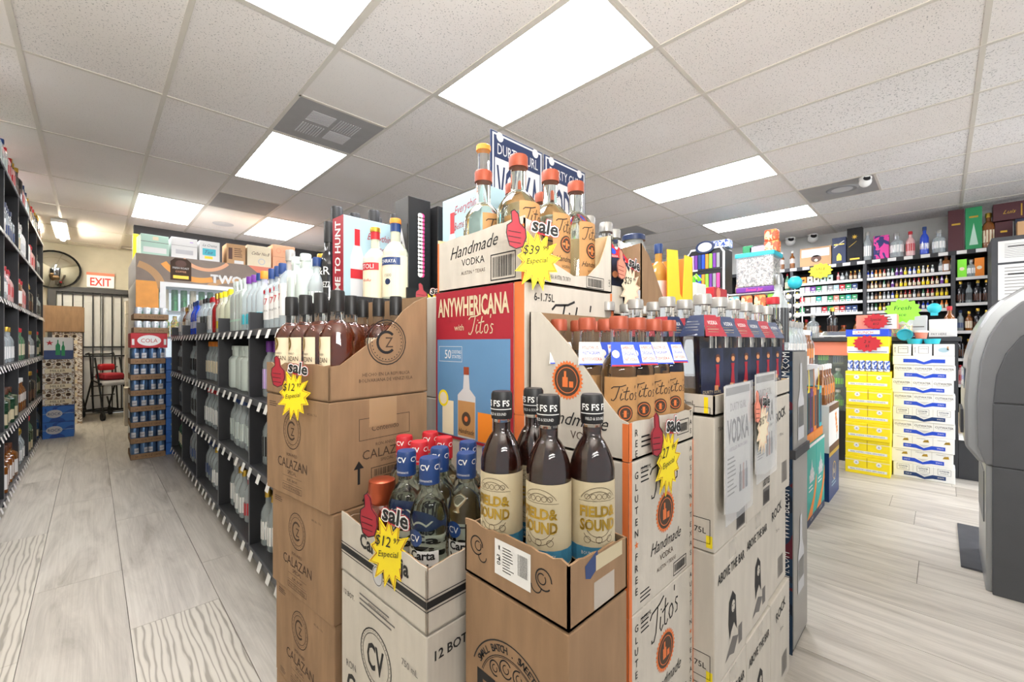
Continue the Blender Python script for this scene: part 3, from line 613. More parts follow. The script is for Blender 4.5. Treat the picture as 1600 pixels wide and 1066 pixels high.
# --- whiskey cartons, closest to the camera
def fs_left(d):
    u,v=.125,.05; w=.105
    d.ring(u,v+.03,w,w-.0025,'ink',24,20,160); d.ring(u,v+.03,w-.025,w-.0265,'ink',24,20,160); d.ring(u,v+.03,w-.028,w-.029,'ink',24,20,160)
    t='SMALL BATCH . SWEET MASH'
    for i,ch in enumerate(t):
        a=152-i*124/(len(t)-1)
        if ch!=' ': d.text(ch,u+(w-.0135)*math.cos(R(a)),v+.03+(w-.0135)*math.sin(R(a)),.012,'ink',rot=a-90,bold=.02)
    for k,(x,y,r) in enumerate([(-.04,.075,.014),(-.012,.087,.016),(.02,.087,.015),(.045,.073,.012)]):
        d.ring(u+x,v+y,r,r-.0025,'ink',18,40*k,40*k+300); d.ring(u+x,v+y,r*.5,r*.5-.0018,'ink',12,90,400)
    d.text('FIELD',u,v+.025,.05,'ink',w=.19,bold=.06); d.text('SOUND',u,v-.035,.05,'ink',w=.19,bold=.06)
def fs_front(d):
    d.poly([(.052,.2-.13),(.075,.2-.12),(.07,.2-.05),(.06,.2-.03),(.05,.2-.07)],'blue'); d.rect(.06,.02,.135,.15,'label_cream'); d.rect(.085,.06,.105,.1,'white',n=.001); d.barcode(.087,.065,.016,.03); d.lines(.11,.04,.13,.14,14,'ink_grey')
zc=.7405
for k in range(2):
    carton(.168,.25,.37,(.511,.395,.3705*k),0,'brown whiskey carton with arched black print, %s'%('closest carton to the camera' if k else 'on the floor under the closest one'),'kraft',front=fs_front if k else None,left=(lambda d:fs_left(Draw(d.mb,lambda u,v,n,f=d.fn:f(u,v+.105,n)))) if k else None)
t=MB(); t.box(.565,.3938,.69,.605,.395,.7395,'tape'); 
def fs_tl(d):
    for (u,s) in ((.035,1),(.2,-1)):
        d.ring(u,.06,.018,.0155,'ink',18,0,320); d.ring(u+.004*s,.06,.0095,.0075,'ink',14,60,400); d.ring(u+.016*s,.045,.012,.01,'ink',12,180,360)
    d.poly([(.085,.028),(.172,.028),(.172,.09),(.085,.09)],'white'); d.barcode(.142,.045,.024,.036); d.lines(.105,.035,.135,.08,9,'ink_grey'); d.text('013',.095,.055,.009,'ink',rot=90); d.lines(.095,.04,.1,.08,2,'ink_grey')
def fs_tf(d):
    d.poly([(.0405,.085),(.075,.1),(.078,.072),(.055,.06),(.042,.065)],'blue'); d.rect(.07,.067,.15,.092,'label_cream',n=.0009); d.barcode(.08,.071,.02,.015); d.rect(.065,.005,.125,.05,'tape_white',n=.0008)
tray(.168,.25,(.511,.395,.743),0,'low brown whiskey tray with shipping label and four bottles','kraft',
 {'f':torn(.168,.1,.006,12,11,.092),'l':torn(.25,.1,.007,16,12,.103),'b':torn(.168,.09,.004,6,13),'r':torn(.25,.092,.004,6,14)},inner='kraft_in',front=fs_tf,left=fs_tl)
t.build('tape',bpy.data.objects['carton.005'] if False else None) if False else None
for (x,y,s,nm,rz) in [(.636,.44,1,'rightmost and closest to the vodka cartons',-38),(.571,.486,1,'second from right with label turned left',-75),(.553,.587,1.0,'leftmost, before the red poster',-70),(.634,.58,1.0,'half hidden between two others at the back',-60)]:
    put('whiskey',x,y,.748,rz,'dark whiskey bottle with cream label, %s'%nm,'whiskey bottles in the brown tray',s=s)

# --- twelve-bottle vodka cartons with orange edges
def tv_front(hh):
    def f(d):
        w=.314; d.rect(0,0,.012,hh,'carton_orange'); d.rect(w-.006,0,w,hh,'carton_orange')
        d.vtext('GLUTEN*FREE',.03,hh*.9,.0145,.0238,'ink'); d.vtext('AUSTIN*TEXAS',w-.018,hh*.93,.0125,.0235,'ink')
        d.lines(.048,hh*.82,.088,hh*.94,4,'ink'); d.text('12-750ML',.07,hh*.93,.009,'ink',w=.045)
        d.tito(.155,hh*.82,.13,'ink',rot=8); d.seal(.16,hh*.55,.047); d.script('Handmade',.165,hh*.34,.026,'ink',w=.15); d.text('VODKA',.165,hh*.245,.013,'ink_brown',w=.08); d.text('AUSTIN * TEXAS',.165,hh*.17,.009,'ink_brown',w=.12)
        d.frame(.2,hh*.03,.27,hh*.13,.002,'ink'); d.barcode(.206,hh*.05,.058,hh*.06); d.lines(.045,hh*.03,.1,hh*.11,3,'ink')
    return f
def tv_left(d,hh=.313):
    d.rect(.27-.014,0,.27,hh,'carton_orange'); d.rect(0,0,.008,hh,'carton_orange')
    d.tito(.11,.268,.11,'ink'); d.seal(.155,.2,.042); d.script('Handmade',.14,.118,.03,'ink',w=.2); d.text('VODKA',.165,.085,.018,'ink_brown',w=.1); d.text('* TEXAS',.19,.058,.01,'ink_brown'); d.frame(.16,-.0+.008,.235,.048,.002,'ink'); d.barcode(.166,.014,.06,.028)
TX,TY=.763,.44
for k in range(3):
    carton(.314,.27,.3133,(TX,TY,.3133*k),0,'white vodka carton with orange edges and round seal, %s'%['on the floor','second from the floor','just under the diagonal display box'][k],'carton_white',front=tv_front(.313),left=tv_left)
def tvt(d): 
    w=.314; d.rect(0,0,.012,.078,'carton_orange'); d.text('R',.03,.055,.0145,'ink'); d.text('E',.03,.033,.0145,'ink'); d.text('E',.03,.012,.0145,'ink'); d.lines(.05,.015,.1,.045,3,'ink'); d.vtext('TAS',w-.018,.065,.0125,.022,'ink'); d.frame(.22,.02,.285,.055,.002,'ink'); d.barcode(.226,.026,.052,.02)
tray(.314,.27,(TX,TY,.941),0,'white diagonal-cut display box with round seal full of copper-capped vodka','carton_white',
 {'f':torn(.314,.078,.006,14,21,.074),'l':[(0,.315),(.035,.312),(.06,.29),(.12,.235),(.18,.165),(.215,.12),(.25,.085),(.27,.078)],'b':[(0,.315),(.314,.315)],'r':[(0,.074),(.02,.085),(.09,.165),(.15,.235),(.235,.312),(.27,.315)]},
 inner='kraft_in',front=tvt,left=lambda d:(d.rect(.256,0,.27,.076,'carton_orange'),d.tito(.06,.245,.09,'ink') if False else None,d.seal(.115,.155,.045),d.script('Handmade',.13,.07,.03,'ink',w=.2),d.text('VODKA',.17,.035,.018,'ink_brown',w=.1)))
def neck_tag(e,kind_):
    b=MB(); r=.0385
    def f(u,v,n): # skirt leaning outward from the neck
        return (u,-(.018+.022*(1-v/.05))-n-.001,.185+v)
    d=Draw(b,f); bg,fg=('royal','white') if kind_==0 else ('white','red')
    d.poly([(-.032,0),(.032,0),(.024,.05),(-.024,.05)],bg); d.rect(-.03,.0,.03,.003,'red' if kind_==0 else 'royal',n=.001)
    if kind_==0:
        d.poly([(-.004,.006),(.03,.006),(.023,.044),(-.004,.044)],'white',n=.0009); d.text("AMERICA'S",.011,.038,.007,'red',w=.026,n=.0014); d.text('ORIGINAL',.011,.026,.008,'royal',w=.026,n=.0014); d.text('CRAFT VODKA',.011,.014,.007,'red',w=.028,n=.0014); d.disc(-.018,.025,.008,'white',n=.0012)
    else:
        d.text('FOLLOW US',0,.038,.007,'red',w=.036,n=.0014); d.text('INSTAGRAM',0,.026,.007,'royal',w=.038,n=.0014); d.text('@TITOSVODKA',0,.013,.007,'red',w=.045,n=.0014)
    b2=MB(); b2.v=list(b.v)
    b.build('neck_tag',e)
for j in range(3):
    for i in range(4):
        x=TX+.04+.0775*i; y=TY+.047+.082*j
        e=put('vodka_copper',x,y,.946,-38,'copper-capped vodka bottle in diagonal white display, %s row from front, %s from left'%(ORD[j],ORD[i]),'vodka bottles in the white display box')
        if j==0: neck_tag(e,(i+1)%2 if i else 0)
        elif i==0 or j==1: neck_tag(e,1-(i%2))
sale_sign((.9,TY-.012,.965),0,.135,('27','99'),'yellow twenty-seven-dollar sale tag on the white vodka display front')

# --- tall vodka cartons behind, with the red poster
PX,PY=.76,.725
def big_front(hh,v0=0):
    def f(d):
        w=.395; d.text('6-1.75L',.075,hh-.035,.02,'ink',w=.08,bold=.01); d.tito(.2,hh-.1,.19,'ink'); d.rect(w-.01,0,w,hh,'carton_orange'); d.seal(.2,hh*.35,.06); d.frame(.3,.03,.37,.1,.002,'ink'); d.barcode(.305,.04,.06,.05)
    return f
for k in range(4):
    carton(.395,.37,.333,(PX,PY,.3335*k),0,'large white vodka carton, %s level of the tall poster stack'%['floor','second','third','fourth, bearing the poster top'][k],'carton_white',front=big_front(.333),left=lambda d:d.rect(.335,0,.37,.333,'carton_orange'))
e=empty('poster',(PX-.006,PY+.37,.9),0,'red and blue cocktail poster wrapped around the tall vodka cartons','poster')
b=MB(); b.box(0,-.335,0,.003,0,.432,'deep_red'); b.build('poster_board',e)
b=MB(); d=Draw(b,lambda u,v,n:(-n,-u,v)); w=.335
d.rect(.008,.008,w-.008,.29,'poster_sky'); d.text('ANYWHERICANA',w/2,.385,.052,'label_cream',w=w*.93,bold=.03); d.text('with',.115,.325,.018,'label_cream'); d.tito(.21,.328,.1,'label_cream')
d.frame(.018,.225,.13,.27,.001,'white',n=.001); d.text('50',.062,.247,.026,'white',w=.03); d.text('COCKTAILS',.103,.254,.009,'white',w=.045); d.text('STATES',.103,.24,.009,'white',w=.045)
# printed bottle, glasses
def body(cx,w_,v0,v1,mat,n=.0012): d.poly([(cx-w_/2,v0),(cx+w_/2,v0),(cx+w_/2,v1*.82),(cx+w_*.2,v1*.95),(cx+w_*.18,v1*1.25),(cx-w_*.18,v1*1.25),(cx-w_*.2,v1*.95),(cx-w_/2,v1*.82)],mat,n)
d.poly([(.11,.01),(.19,.01),(.19,.13),(.165,.15),(.16,.2),(.14,.2),(.135,.15),(.11,.13)],'light_grey',n=.0012); d.rect(.138,.19,.162,.212,'copper_plain',n=.0015); d.rect(.112,.015,.188,.115,'tito_label',n=.0016); d.tito(.15,.1,.06,'ink'); d.disc(.15,.065,.02,'ink_brown',n=.002); d.disc(.15,.065,.008,'carton_orange',n=.0024); d.script('Handmade',.15,.03,.014,'ink',w=.07,n=.0022)
d.rect(.035,.01,.09,.11,'cream',n=.0012); d.disc(.04,.115,.025,'yellow',n=.0014); d.disc(.04,.115,.018,'cream',n=.0016); d.rect(.2,.01,.26,.09,'orange',n=.0012); d.rect(.275,.01,.31,.1,'salmon',n=.0012)
b.build('printing',e)
def tb_left(d): d.rect(.36,0,.37,.14,'carton_orange'); d.rect(0,0,.008,.15,'carton_orange'); d.script('Handmade',.17,.115,.035,'ink',w=.21,rot=4); d.text('VODKA',.17,.075,.02,'ink',w=.11); d.text('AUSTIN * TEXAS',.17,.045,.01,'ink_brown',w=.16); d.frame(.245,.01,.34,.08,.003,'ink'); d.barcode(.253,.018,.08,.054)
def tb_front(d): d.text('TITOS VODKA, AUSTIN, TX 78719',.12,.02,.012,'ink',w=.13); d.frame(.26,.005,.35,.04,.002,'ink'); d.barcode(.268,.01,.075,.024); d.text('LAS',.38,.03,.01,'ink',rot=90)
cutf=[(0,.155),(.04,.15),(.07,.1),(.12,.055),(.2,.032),(.27,.04),(.33,.085),(.36,.14),(.375,.175),(.395,.18)]
tray(.395,.37,(PX,PY,1.3355),0,'top white vodka display box with curved front cut-out and large bottles','carton_white',{'f':cutf,'l':torn(.37,.15,.004,10,31,.16),'b':[(0,.18),(.395,.16)],'r':[(0,.18),(.37,.18)]},inner='carton_edge',front=tb_front,left=tb_left)
for x,y,nm in [(.825,.81,'tallest-looking, behind the thumb of the sale tag'),(.965,.815,'in the middle of the front'),(1.09,.815,'rightmost at the front'),(.825,.955,'leftmost, behind the printed panel'),(1.09,.955,'half hidden between the others'),(.96,.965,'behind the middle one')]:
    put('vodka_copper_big',x,y,1.341,2,'large copper-capped vodka on the tall stack, %s'%nm,'large vodka bottles on the tall stack')
sale_sign((.765,.70,1.432),-25,.135,('$39','99'),'large yellow thirty-nine-dollar sale tag on the top vodka box')

# --- carton columns at the right: square-bottle vodka
GX,GY=1.075,.388
def woman(d,u,v,s):
    d.poly([(u-.02*s,v-.06*s),(u-.028*s,v-.02*s),(u-.024*s,v+.03*s),(u,v+.05*s),(u+.022*s,v+.03*s),(u+.026*s,v-.02*s),(u+.03*s,v-.055*s),(u+.01*s,v-.03*s),(u-.01*s,v-.045*s)],'ink'); d.disc(u+.003*s,v+.012*s,.0145*s,'carton_white',n=.0012,sx=.8)
    d.rect(u-.006*s,v+.014*s,u-.001*s,v+.017*s,'ink',n=.0016); d.rect(u+.006*s,v+.014*s,u+.011*s,v+.017*s,'ink',n=.0016); d.rect(u,v+.001*s,u+.007*s,v+.003*s,'ink',n=.0016); d.poly([(u-.05*s,v-.1*s),(u+.0*s,v-.06*s),(u+.04*s,v-.075*s),(u+.01*s,v-.105*s),(u-.02*s,v-.095*s)],'ink_grey')
def dg_low(d): d.text('ABOVE THE BAR',.12,.26,.024,'ink',w=.2,bold=.02); woman(d,.125,.14,1.1); d.rect(.17,.03,.2,.08,'ink_grey'); d.rect(.1,.285,.15,.328,'tape_white',n=.001)
def dg_up(d): d.text('6 BOTTLES',.19,.08,.022,'ink',w=.07,bold=.02); d.rect(.155,.01,.225,.06,'ink_grey'); d.barcode(.16,.015,.06,.035); d.text('750mL',.04,.3,.01,'ink')
def dg_side(d): d.text('1.75L',.36,.05,.014,'ink'); d.frame(.33,.02,.39,.08,.0015,'ink'); d.text('D',.33,.2,.03,'ink',bold=.05); d.rect(.38,.01,.395,.04,'yellow')
def dg_rock(d): d.text('ROCK',.12,.27,.03,'ink',w=.12,rot=8,bold=.02); d.text('750 mL',.13,.2,.01,'ink_grey'); d.barcode(.13,.03,.07,.07,'ink_grey')
for c in range(3):
    for k in range(3):
        x=GX+.241*c; top=(k==2); fr_=(dg_up if top else dg_low) if c<2 else dg_rock
        nm=['at the floor','in the middle','at the top'][k]
        carton(.238,.4,.332,(x,GY+(.006*c if k%2 else 0),.3335*k),0,'white vodka carton %s of the %s column right of the orange-edged cartons'%(nm,ORD[c]),'carton_white',front=fr_,left=dg_side if c==0 else None,cat='carton')
    carton_=tray(.238,.4,(GX+.241*c,GY,1.0015),0,'low white tray under square vodka bottles, %s from the orange-edged cartons'%ORD[c],'carton_white',{'f':[(0,.05),(.238,.05)],'l':[(0,.055),(.4,.05)],'b':[(0,.05),(.238,.05)],'r':[(0,.05),(.4,.055)]},inner='carton_edge',left=(lambda d:(d.text('750mL',.33,.028,.012,'ink'),d.frame(.35,.004,.39,.02,.0012,'ink'),d.rect(.375,.005,.385,.045,'yellow'))) if c==0 else None)
def collar(e,red):
    b=MB(); f=lambda u,v,n:(u,-(.02+.021*(1-v/.055))-n-.001,.19+v); d=Draw(b,f)
    d.poly([(-.04,0),(.04,0),(.022,.055),(-.022,.055)],'deep_red' if red else 'navy'); d.text('VODKA',0,.035,.01,'white',w=.035); d.lines(-.025,.006,.025,.026,3,'label_cream')
    f2=lambda u,v,n:(-(.02+.021*(1-v/.055))-n-.001,-u,.19+v); d=Draw(b,f2); d.poly([(-.04,0),(.04,0),(.022,.055),(-.022,.055)],'deep_red' if not red else 'navy'); d.lines(-.025,.01,.025,.04,4,'white')
    b.build('neck_tag',e)
for j in range(4):
    for i in range(6):
        e=put('vodka_square',GX+.06+.113*i,GY+.052+.096*j,1.006,-18,'square grey-capped vodka bottle, %s row from front, %s from left'%(ORD[j],ORD[i]),'square vodka bottles on the white trays')
        if j<2: collar(e,i%2==0 and j==0)
e=put('vodka_square',GX+.79,GY+.07,1.055,0,'square clear bottle with red cap at the right end of the vodka trays')
for c in e.children:
    if c.name.startswith('cap'): me=c.data.copy(); me.materials.clear(); me.materials.append(M('red')); c.data=me
# hanging price lists in plastic sleeves
for q,(x0,z0,wd,hh,nm) in enumerate([(1.085,.745,.2,.33,'nearer'),(1.325,.79,.2,.3,'farther')]):
    e=empty('price_sheet',(x0,GY-.018,z0),0,'printed vodka sheet in a plastic sleeve on the white cartons, %s one'%nm,'sheet')
    b=MB(); pts=[(0,0,.02),(wd,0,.0),(wd,0,hh),(0,0,hh)]; b.prism([(0,.02),(wd*.5,-.0),(wd,.005),(wd,hh),(0,hh)],lambda u,v,n:(u,-n,v),0,.001,'paper'); b.build('paper_sheet',e)
    b=MB(); d=Draw(b,lambda u,v,n:(u,-.001-n,v)); d.rect(.01,hh-.025,wd-.01,hh-.006,'ink_grey'); d.text('DURTY GURL',wd/2,hh-.055,.02,'ink_grey',w=wd*.6); d.text('VODKA',wd/2,hh-.115,.06,'ink',w=wd*.82,bold=.02); d.text('DISTILLED FROM CORN',wd/2,hh-.16,.009,'ink',w=wd*.8); d.lines(.02,.05,.09,hh-.18,9,'ink_grey'); 
    for (u,c) in ((.105,'ink'),(.13,'copper'),(.155,'photo_dark')): d.rect(u,.05,u+.018,.1,c); d.rect(u+.005,.1,u+.013,.12,c)
    b.build('sheet_printing',e)
    b=MB(); b.box(-.004,-.006,-.008,wd+.004,-.005,hh+.004,'plastic_film'); b.build('plastic_sleeve',e)
sale_sign((1.345,GY-.03,.985),0,.13,('$15','99'),'washed-out pale sale tag between the two plastic-sleeved sheets',washed=True,extra=None)
# --- second tier behind: support cartons and large square bottles
def plain(w,d,h,x,y,z,label,mat='carton_white',front=None,left=None,rot=0): return carton(w,d,h,(x,y,z),rot,label,mat,front=front,left=left)
for c,(x,n_) in enumerate([(1.17,'behind the square vodka, left'),(1.48,'behind the square vodka, middle'),(1.79,'behind the square vodka, right')]):
    for k in range(4): plain(.3,.4,.318,x,.8,.3195*k,'white carton %s, level %s of its hidden column'%(n_,ORD[k]))
tray(.3,.3,(1.17,.80,1.279),0,'white tray holding three large square vodka bottles','carton_white',{'f':[(0,.1),(.3,.1)],'l':[(0,.1),(.3,.1)],'b':[(0,.1),(.3,.1)],'r':[(0,.1),(.3,.1)]},front=lambda d:(d.rect(.17,.0,.3,.1,'light_grey'),d.disc(.2,.06,.025,'lilac')))
for (x,y,nm) in [(1.232,.87,'left'),(1.345,.87,'middle'),(1.45,.9,'right'),(1.232,.99,'back left'),(1.345,.99,'back centre')]:
    e=put('vodka_square_big',x,y,1.284,-20,'large square grey-capped vodka bottle behind pale sale tag, %s'%nm,'large square vodka bottles'); 
    b=MB(); d=Draw(b,lambda u,v,n:(u,-(.026+.026*(1-v/.06))-n-.001,.2+v)); d.poly([(-.036,0),(.036,0),(.0,.066)] ,'red'); d.disc(0,.025,.012,'royal',n=.001); d.text('VODKA',0,.006,.008,'white',w=.03); b.build('neck_tag',e)
sale_sign((1.36,.785,1.43),0,.15,('$29','99'),'faded pale sale tag clipped above the grey-capped vodka bottles',washed=True,extra=None)
kind('gold_blue',.34,.045,'g_gold','blue','white',(.2,.5),nk=.016,n=16,name='liqueur_bottle')
put('gold_blue',1.3,1.16,1.36,-40,'golden liqueur bottle with dark blue cap behind the square vodka')
plain(.3,.11,.08,1.2,1.106,1.28,'flat white riser carton behind the large square vodka')
def yel(d): d.text('VE',.1,.1,.03,'ink'); d.poly([(.05,.0),(.12,.05),(.1,.15),(.04,.12)],'ink')
tray(.23,.36,(1.48,.8,1.279),0,'tall brown display carton with sloping cut sides','kraft',{'f':[(0,.28),(.06,.24),(.23,.02)],'l':[(0,.25),(.36,.28)],'b':[(0,.03),(.23,.28)],'r':[(0,.03),(.36,.03)]})
kind('navy_globe',.34,.05,'g_clear','navy','navy',(.0,.5),nk=.04,sh=.8,ns=.9,cz=.93,n=18,arc=360,name='liqueur_bottle')
put('navy_globe',1.6,.9,1.285,-30,'ribbed glass liqueur bottle with navy base inside the sloping brown carton')
put('navy_globe',1.6,1.03,1.285,-30,'ribbed glass liqueur bottle, farther of the two in the sloping carton')
tray(.26,.3,(1.74,.82,1.279),0,'bright yellow display carton with torn wavy top','yellow_case',{'f':[(0,.3),(.1,.31),(.125,.12),(.15,.1),(.175,.3),(.26,.3)],'l':[(0,.3),(.15,.32),(.3,.05)],'b':[(0,.3),(.26,.3)],'r':[(0,.3),(.3,.3)]},inner='orange')
for (x,y,zz,nm) in [(1.82,.9,1.3,'left'),(1.92,.95,1.3,'right')]:
    put('gold_blue',x,y,1.285,-30,'golden bottle with dark cap inside the yellow display carton, %s'%nm)
def grn(d): d.rect(0,.13,.19,.17,'white'); d.burst(.07,.05,.05,.025,9,'yellow'); d.text('RUM',.06,.1,.02,'cream'); d.rect(.14,.02,.18,.08,'orange')
for k in range(4): plain(.5,.35,.3,2.08,.82,.3015*k,'plain white carton under the green and red gift boxes, level %s'%ORD[k])
plain(.19,.25,.17,2.1,.82,1.207,'green and white gift box with yellow burst print','teal',front=grn)
plain(.19,.25,.27,2.32,.84,1.207,'red gift box with round emblem beside the green box','red',front=lambda d:(d.disc(.06,.24,.03,'salmon',n=.001),d.text('RESERVE',.06,.17,.012,'white',w=.07)))
b=MB(); b.box(0,0,0,.12,.16,.1,'white'); tag(b.build('carton',None,bevel=.003,loc=(2.12,.85,1.379)),'small white box on top of the green gift box','box')
def bow(x,y,z,mat,label,s=1):
    b=MB()
    for k in range(12):
        a=k*R(30); c,s_=math.cos(a),math.sin(a); r=.05*s
        b.tube([(0,0,0),(r*.6*c,r*.6*s_,.03*s+.01*(k%2)),(r*c,r*s_,.012*s)],.006*s,mat,5)
    tag(b.build('gift_bow',None,True,loc=(x,y,z)),label,'bow')
bow(2.17,.9,1.485,'lime','lime green ribbon bow on the small white gift box')
# Durty vodka metal signs standing behind
for (x,nm,c2) in [(1.163,'left and nearer','purple'),(1.497,'right and farther','navy')]:
    e=empty('metal_sign',(x,1.3,1.62),0,'navy and white vodka sign board standing upright, %s one'%nm,'sign')
    b=MB(); b.box(0,0,0,.322,.006,.44,'navy'); b.build('sign_board',e,bevel=.002)
    b=MB(); d=Draw(b,FRONT()); d.rect(.008,.008,.314,.432,'light_grey'); d.rect(.016,.016,.306,.424,'navy',n=.0009); d.rect(.022,.022,.3,.33,'light_grey',n=.0012)
    d.text('DURTY GURL',.161,.37,.045,'light_grey',w=.25,n=.0018); d.text('VODKA',.161,.215,.17,'navy',w=.26,bold=.02,n=.0018); d.text('DISTILLED FROM CORN 6 TIMES',.161,.09,.018,'navy',w=.25,n=.0018); d.disc(.05,.42,.02,'light_grey',n=.0014); d.disc(.27,.42,.02,'light_grey',n=.0014); b.build('sign_printing',e)
for (x,n_) in ((1.163,'left'),(1.5,'right')):
    plain(.32,.22,.34,x,1.22,1.28,'white carton supporting the %s vodka sign board'%n_)
    for k in range(4): plain(.32,.22,.318,x,1.22,.3195*k,'hidden white carton under the %s vodka sign, level %s'%(n_,ORD[k]))
# pale blue gift box with red script, and the tall empty bottle
def stoli_l(d,w=.26,h=.4):
    d.script('Everything\'s',w*.62,h*.88,.032,'deep_red',w=.17,rot=6); d.script('Better on rocks',w*.62,h*.73,.03,'deep_red',w=.17,rot=6)
    d.poly([(.03,.02),(.1,.02),(.1,.2),(.08,.26),(.05,.26),(.03,.2)],'light_grey',n=.001); d.rect(.052,.26,.078,.34,'red',n=.0012); d.rect(.03,.1,.1,.14,'red',n=.0014)
plain(.16,.26,.4,.98,1.12,1.337,'pale blue gift box with red script behind the large vodka bottles','sky',left=stoli_l)
for k in range(4): plain(.34,.33,.333,.8,1.11,.3335*k,'hidden white carton under the pale blue gift box, level %s'%ORD[k])
kind('empty_tall',.205,.03,'glass_near','orange',None,nk=.024,sh=.1,ns=.5,cz=.9,n=18,name='display_bottle')
put('empty_tall',1.08,1.25,1.738,0,'tall slim clear bottle with orange stopper behind the copper-capped vodka')

# --- black cardboard rack
e=empty('display_rack',(1.88,.398,0),0,'black and silver cardboard bottle rack with vertical white web address','rack')
b=MB(); b.box(0,0,0,.235,.18,.765,'black'); b.box(0,0,.77,.235,.18,1.15,'black'); b.build('cardboard_body',e,bevel=.004)
b=MB(); b.box(.006,-.004,.02,.235,0,.762,'silver'); b.box(.006,-.004,.775,.235,0,1.145,'silver'); b.build('silver_front',e)
b=MB(); b.box(-.003,-.012,.74,.24,.01,.775,'charcoal'); b.build('tray_lip',e)
b=MB(); b.box(-.0015,-.002,0,0,.18,1.15,'art_rose'); b.build('side_art',e)
b=MB(); d=Draw(b,lambda u,v,n:(-.0018-n,.18-u,v))
for vv in (.22,.6,.98): 
    vs,fs,x0,x1=textgeo('WWW.BLEUSTORM.COM',0,0); k=.026/.7; kx=.33/(x1-x0)
    b.add([(-.003,.008+y*k,vv-.165+(x-x0)*kx) for x,y in vs],fs,'white')
b.build('lettering',e)
b=MB(); d=Draw(b,FRONT(0,-.005)); 
for vv in (.35,.95): d.poly([(.07,vv-.15),(.17,vv-.15),(.17,vv),(.14,vv+.05),(.135,vv+.15),(.105,vv+.15),(.1,vv+.05),(.07,vv)],'light_grey'); d.rect(.075,vv-.1,.165,vv-.02,'steel',n=.001)
b.build('bottle_print',e)
kind('dark_slim',.3,.035,'g_clear','steel','charcoal',(.1,.55),nk=.014,n=16,name='vodka_bottle',arc=300)
put('dark_slim',1.95,.46,1.152,0,'dark slim bottle with label standing on the black rack, nearer one')
put('dark_slim',2.05,.48,1.152,0,'dark slim bottle with label standing on the black rack, farther one')

# ================================================================ AISLE GONDOLA (left of the display)
kind('frost_tall',.33,.04,'g_frost','g_frost','mint',(.2,.24),nk=.02,sh=.7,ns=.8,cz=.9,name='vodka_bottle',arc=360,sq=.3)
kind('frost_squat',.27,.045,'g_frost','g_frost',None,nk=.024,sh=.66,ns=.76,cz=.9,name='vodka_bottle')
kind('frost_gold',.36,.042,'g_frost','gold','mint',(.2,.24),nk=.019,sh=.62,ns=.74,cz=.93,name='vodka_bottle')
kind('clear_red',.29,.037,'g_clear','red','white',(.12,.5),nk=.015,name='vodka_bottle')
kind('clear_redlab',.29,.037,'g_clear','white','red',(.15,.4),nk=.015,name='vodka_bottle',neckband='red')
kind('clear_yellow',.29,.037,'g_clear','gold','white',(.12,.45),nk=.015,name='rum_bottle')
kind('clear_blue',.3,.037,'g_clear','blue','g_frost',(.15,.5),nk=.016,name='vodka_bottle')
kind('clear_bluelab',.3,.037,'g_clear','navy','blue',(.15,.4),nk=.016,name='gin_bottle')
kind('clear_orange',.3,.035,'g_clear','orange','cream',(.2,.5),nk=.015,name='vodka_bottle')
kind('clear_purple',.3,.037,'g_clear','purple','lilac',(.15,.5),nk=.017,name='vodka_bottle',cz=.8)
kind('clear_silver',.3,.037,'g_clear','silver','white',(.15,.5),nk=.016,name='vodka_bottle')
kind('clear_dark',.3,.037,'g_clear','black','ink',(.15,.5),nk=.016,name='vodka_bottle')
kind('blue_glass',.31,.037,'g_blue','blue','white',(.2,.4),nk=.015,name='vodka_bottle')
kind('red_glass',.31,.034,'g_red','gold','red',(.1,.6),nk=.014,name='liqueur_bottle')
kind('amber',.28,.04,'g_amber','gold','cream',(.15,.5),nk=.016,name='tequila_bottle')
kind('amber_red',.29,.04,'g_amber','red','white',(.15,.5),nk=.016,name='whiskey_bottle')
kind('green',.3,.038,'g_green','red','cream',(.15,.5),nk=.015,name='spirit_bottle')
kind('pale_stripe',.3,.036,'g_pale','yellow','yellow',(.12,.3),nk=.015,name='vodka_bottle')
kind('v_orange',.33,.045,'g_clear','orange','cyan',(.12,.3),nk=.018,name='vodka_bottle')
kind('v_purple',.33,.045,'g_clear','purple','cyan',(.12,.3),nk=.018,name='vodka_bottle')
kind('v_blue',.33,.045,'g_clear','blue','cyan',(.12,.3),nk=.018,name='vodka_bottle')
def l47(d,h,r): d.text('47',0,.15,.035,'red',w=.05); d.disc(0,.2,.012,'red'); d.text('VODKA',0,.1,.01,'ink_grey')
kind('clear_47',.38,.05,'g_clear','silver','white',(.16,.56),nk=.018,sh=.62,ns=.74,cz=.86,n=20,draw=l47,name='vodka_bottle')
kind('clear_47b',.33,.042,'g_clear','blue','white',(.16,.56),nk=.017,sh=.62,ns=.74,cz=.83,n=20,draw=l47,name='vodka_bottle')
kind('whisky_amber',.3,.038,'g_amber','white','white',(.3,.55),nk=.015,name='cognac_bottle')
GB=MB()
ge=empty('shelf_gondola',(.6,1.45,0),0,'long black double-sided shelving gondola lining the left aisle','shelving')
L=5.72-1.45; D2=.5
b=MB(); b.box(.03,0,0,D2*2-.03,L,.075,'shelf_black'); b.build('base_plinth',ge)
b=MB(); b.box(D2-.01,0,.075,D2+.01,L,1.229,'shelf_black'); b.build('back_panel',ge)
ys=[0,1.842-1.45,2.6-1.45,3.38-1.45,4.2-1.45,4.97-1.45,5.70-1.45]
for y in ys:
    b=MB(); b.box(0,y,.075,D2-.012,y+.018,1.345,'shelf_black'); b.box(-.002,y-.001,.075,0,y+.019,1.345,'shelf_edge'); b.build('divider',ge)
SZ=[.10,.53,.89,1.25]
SN=['floor-level','lower','upper','top']
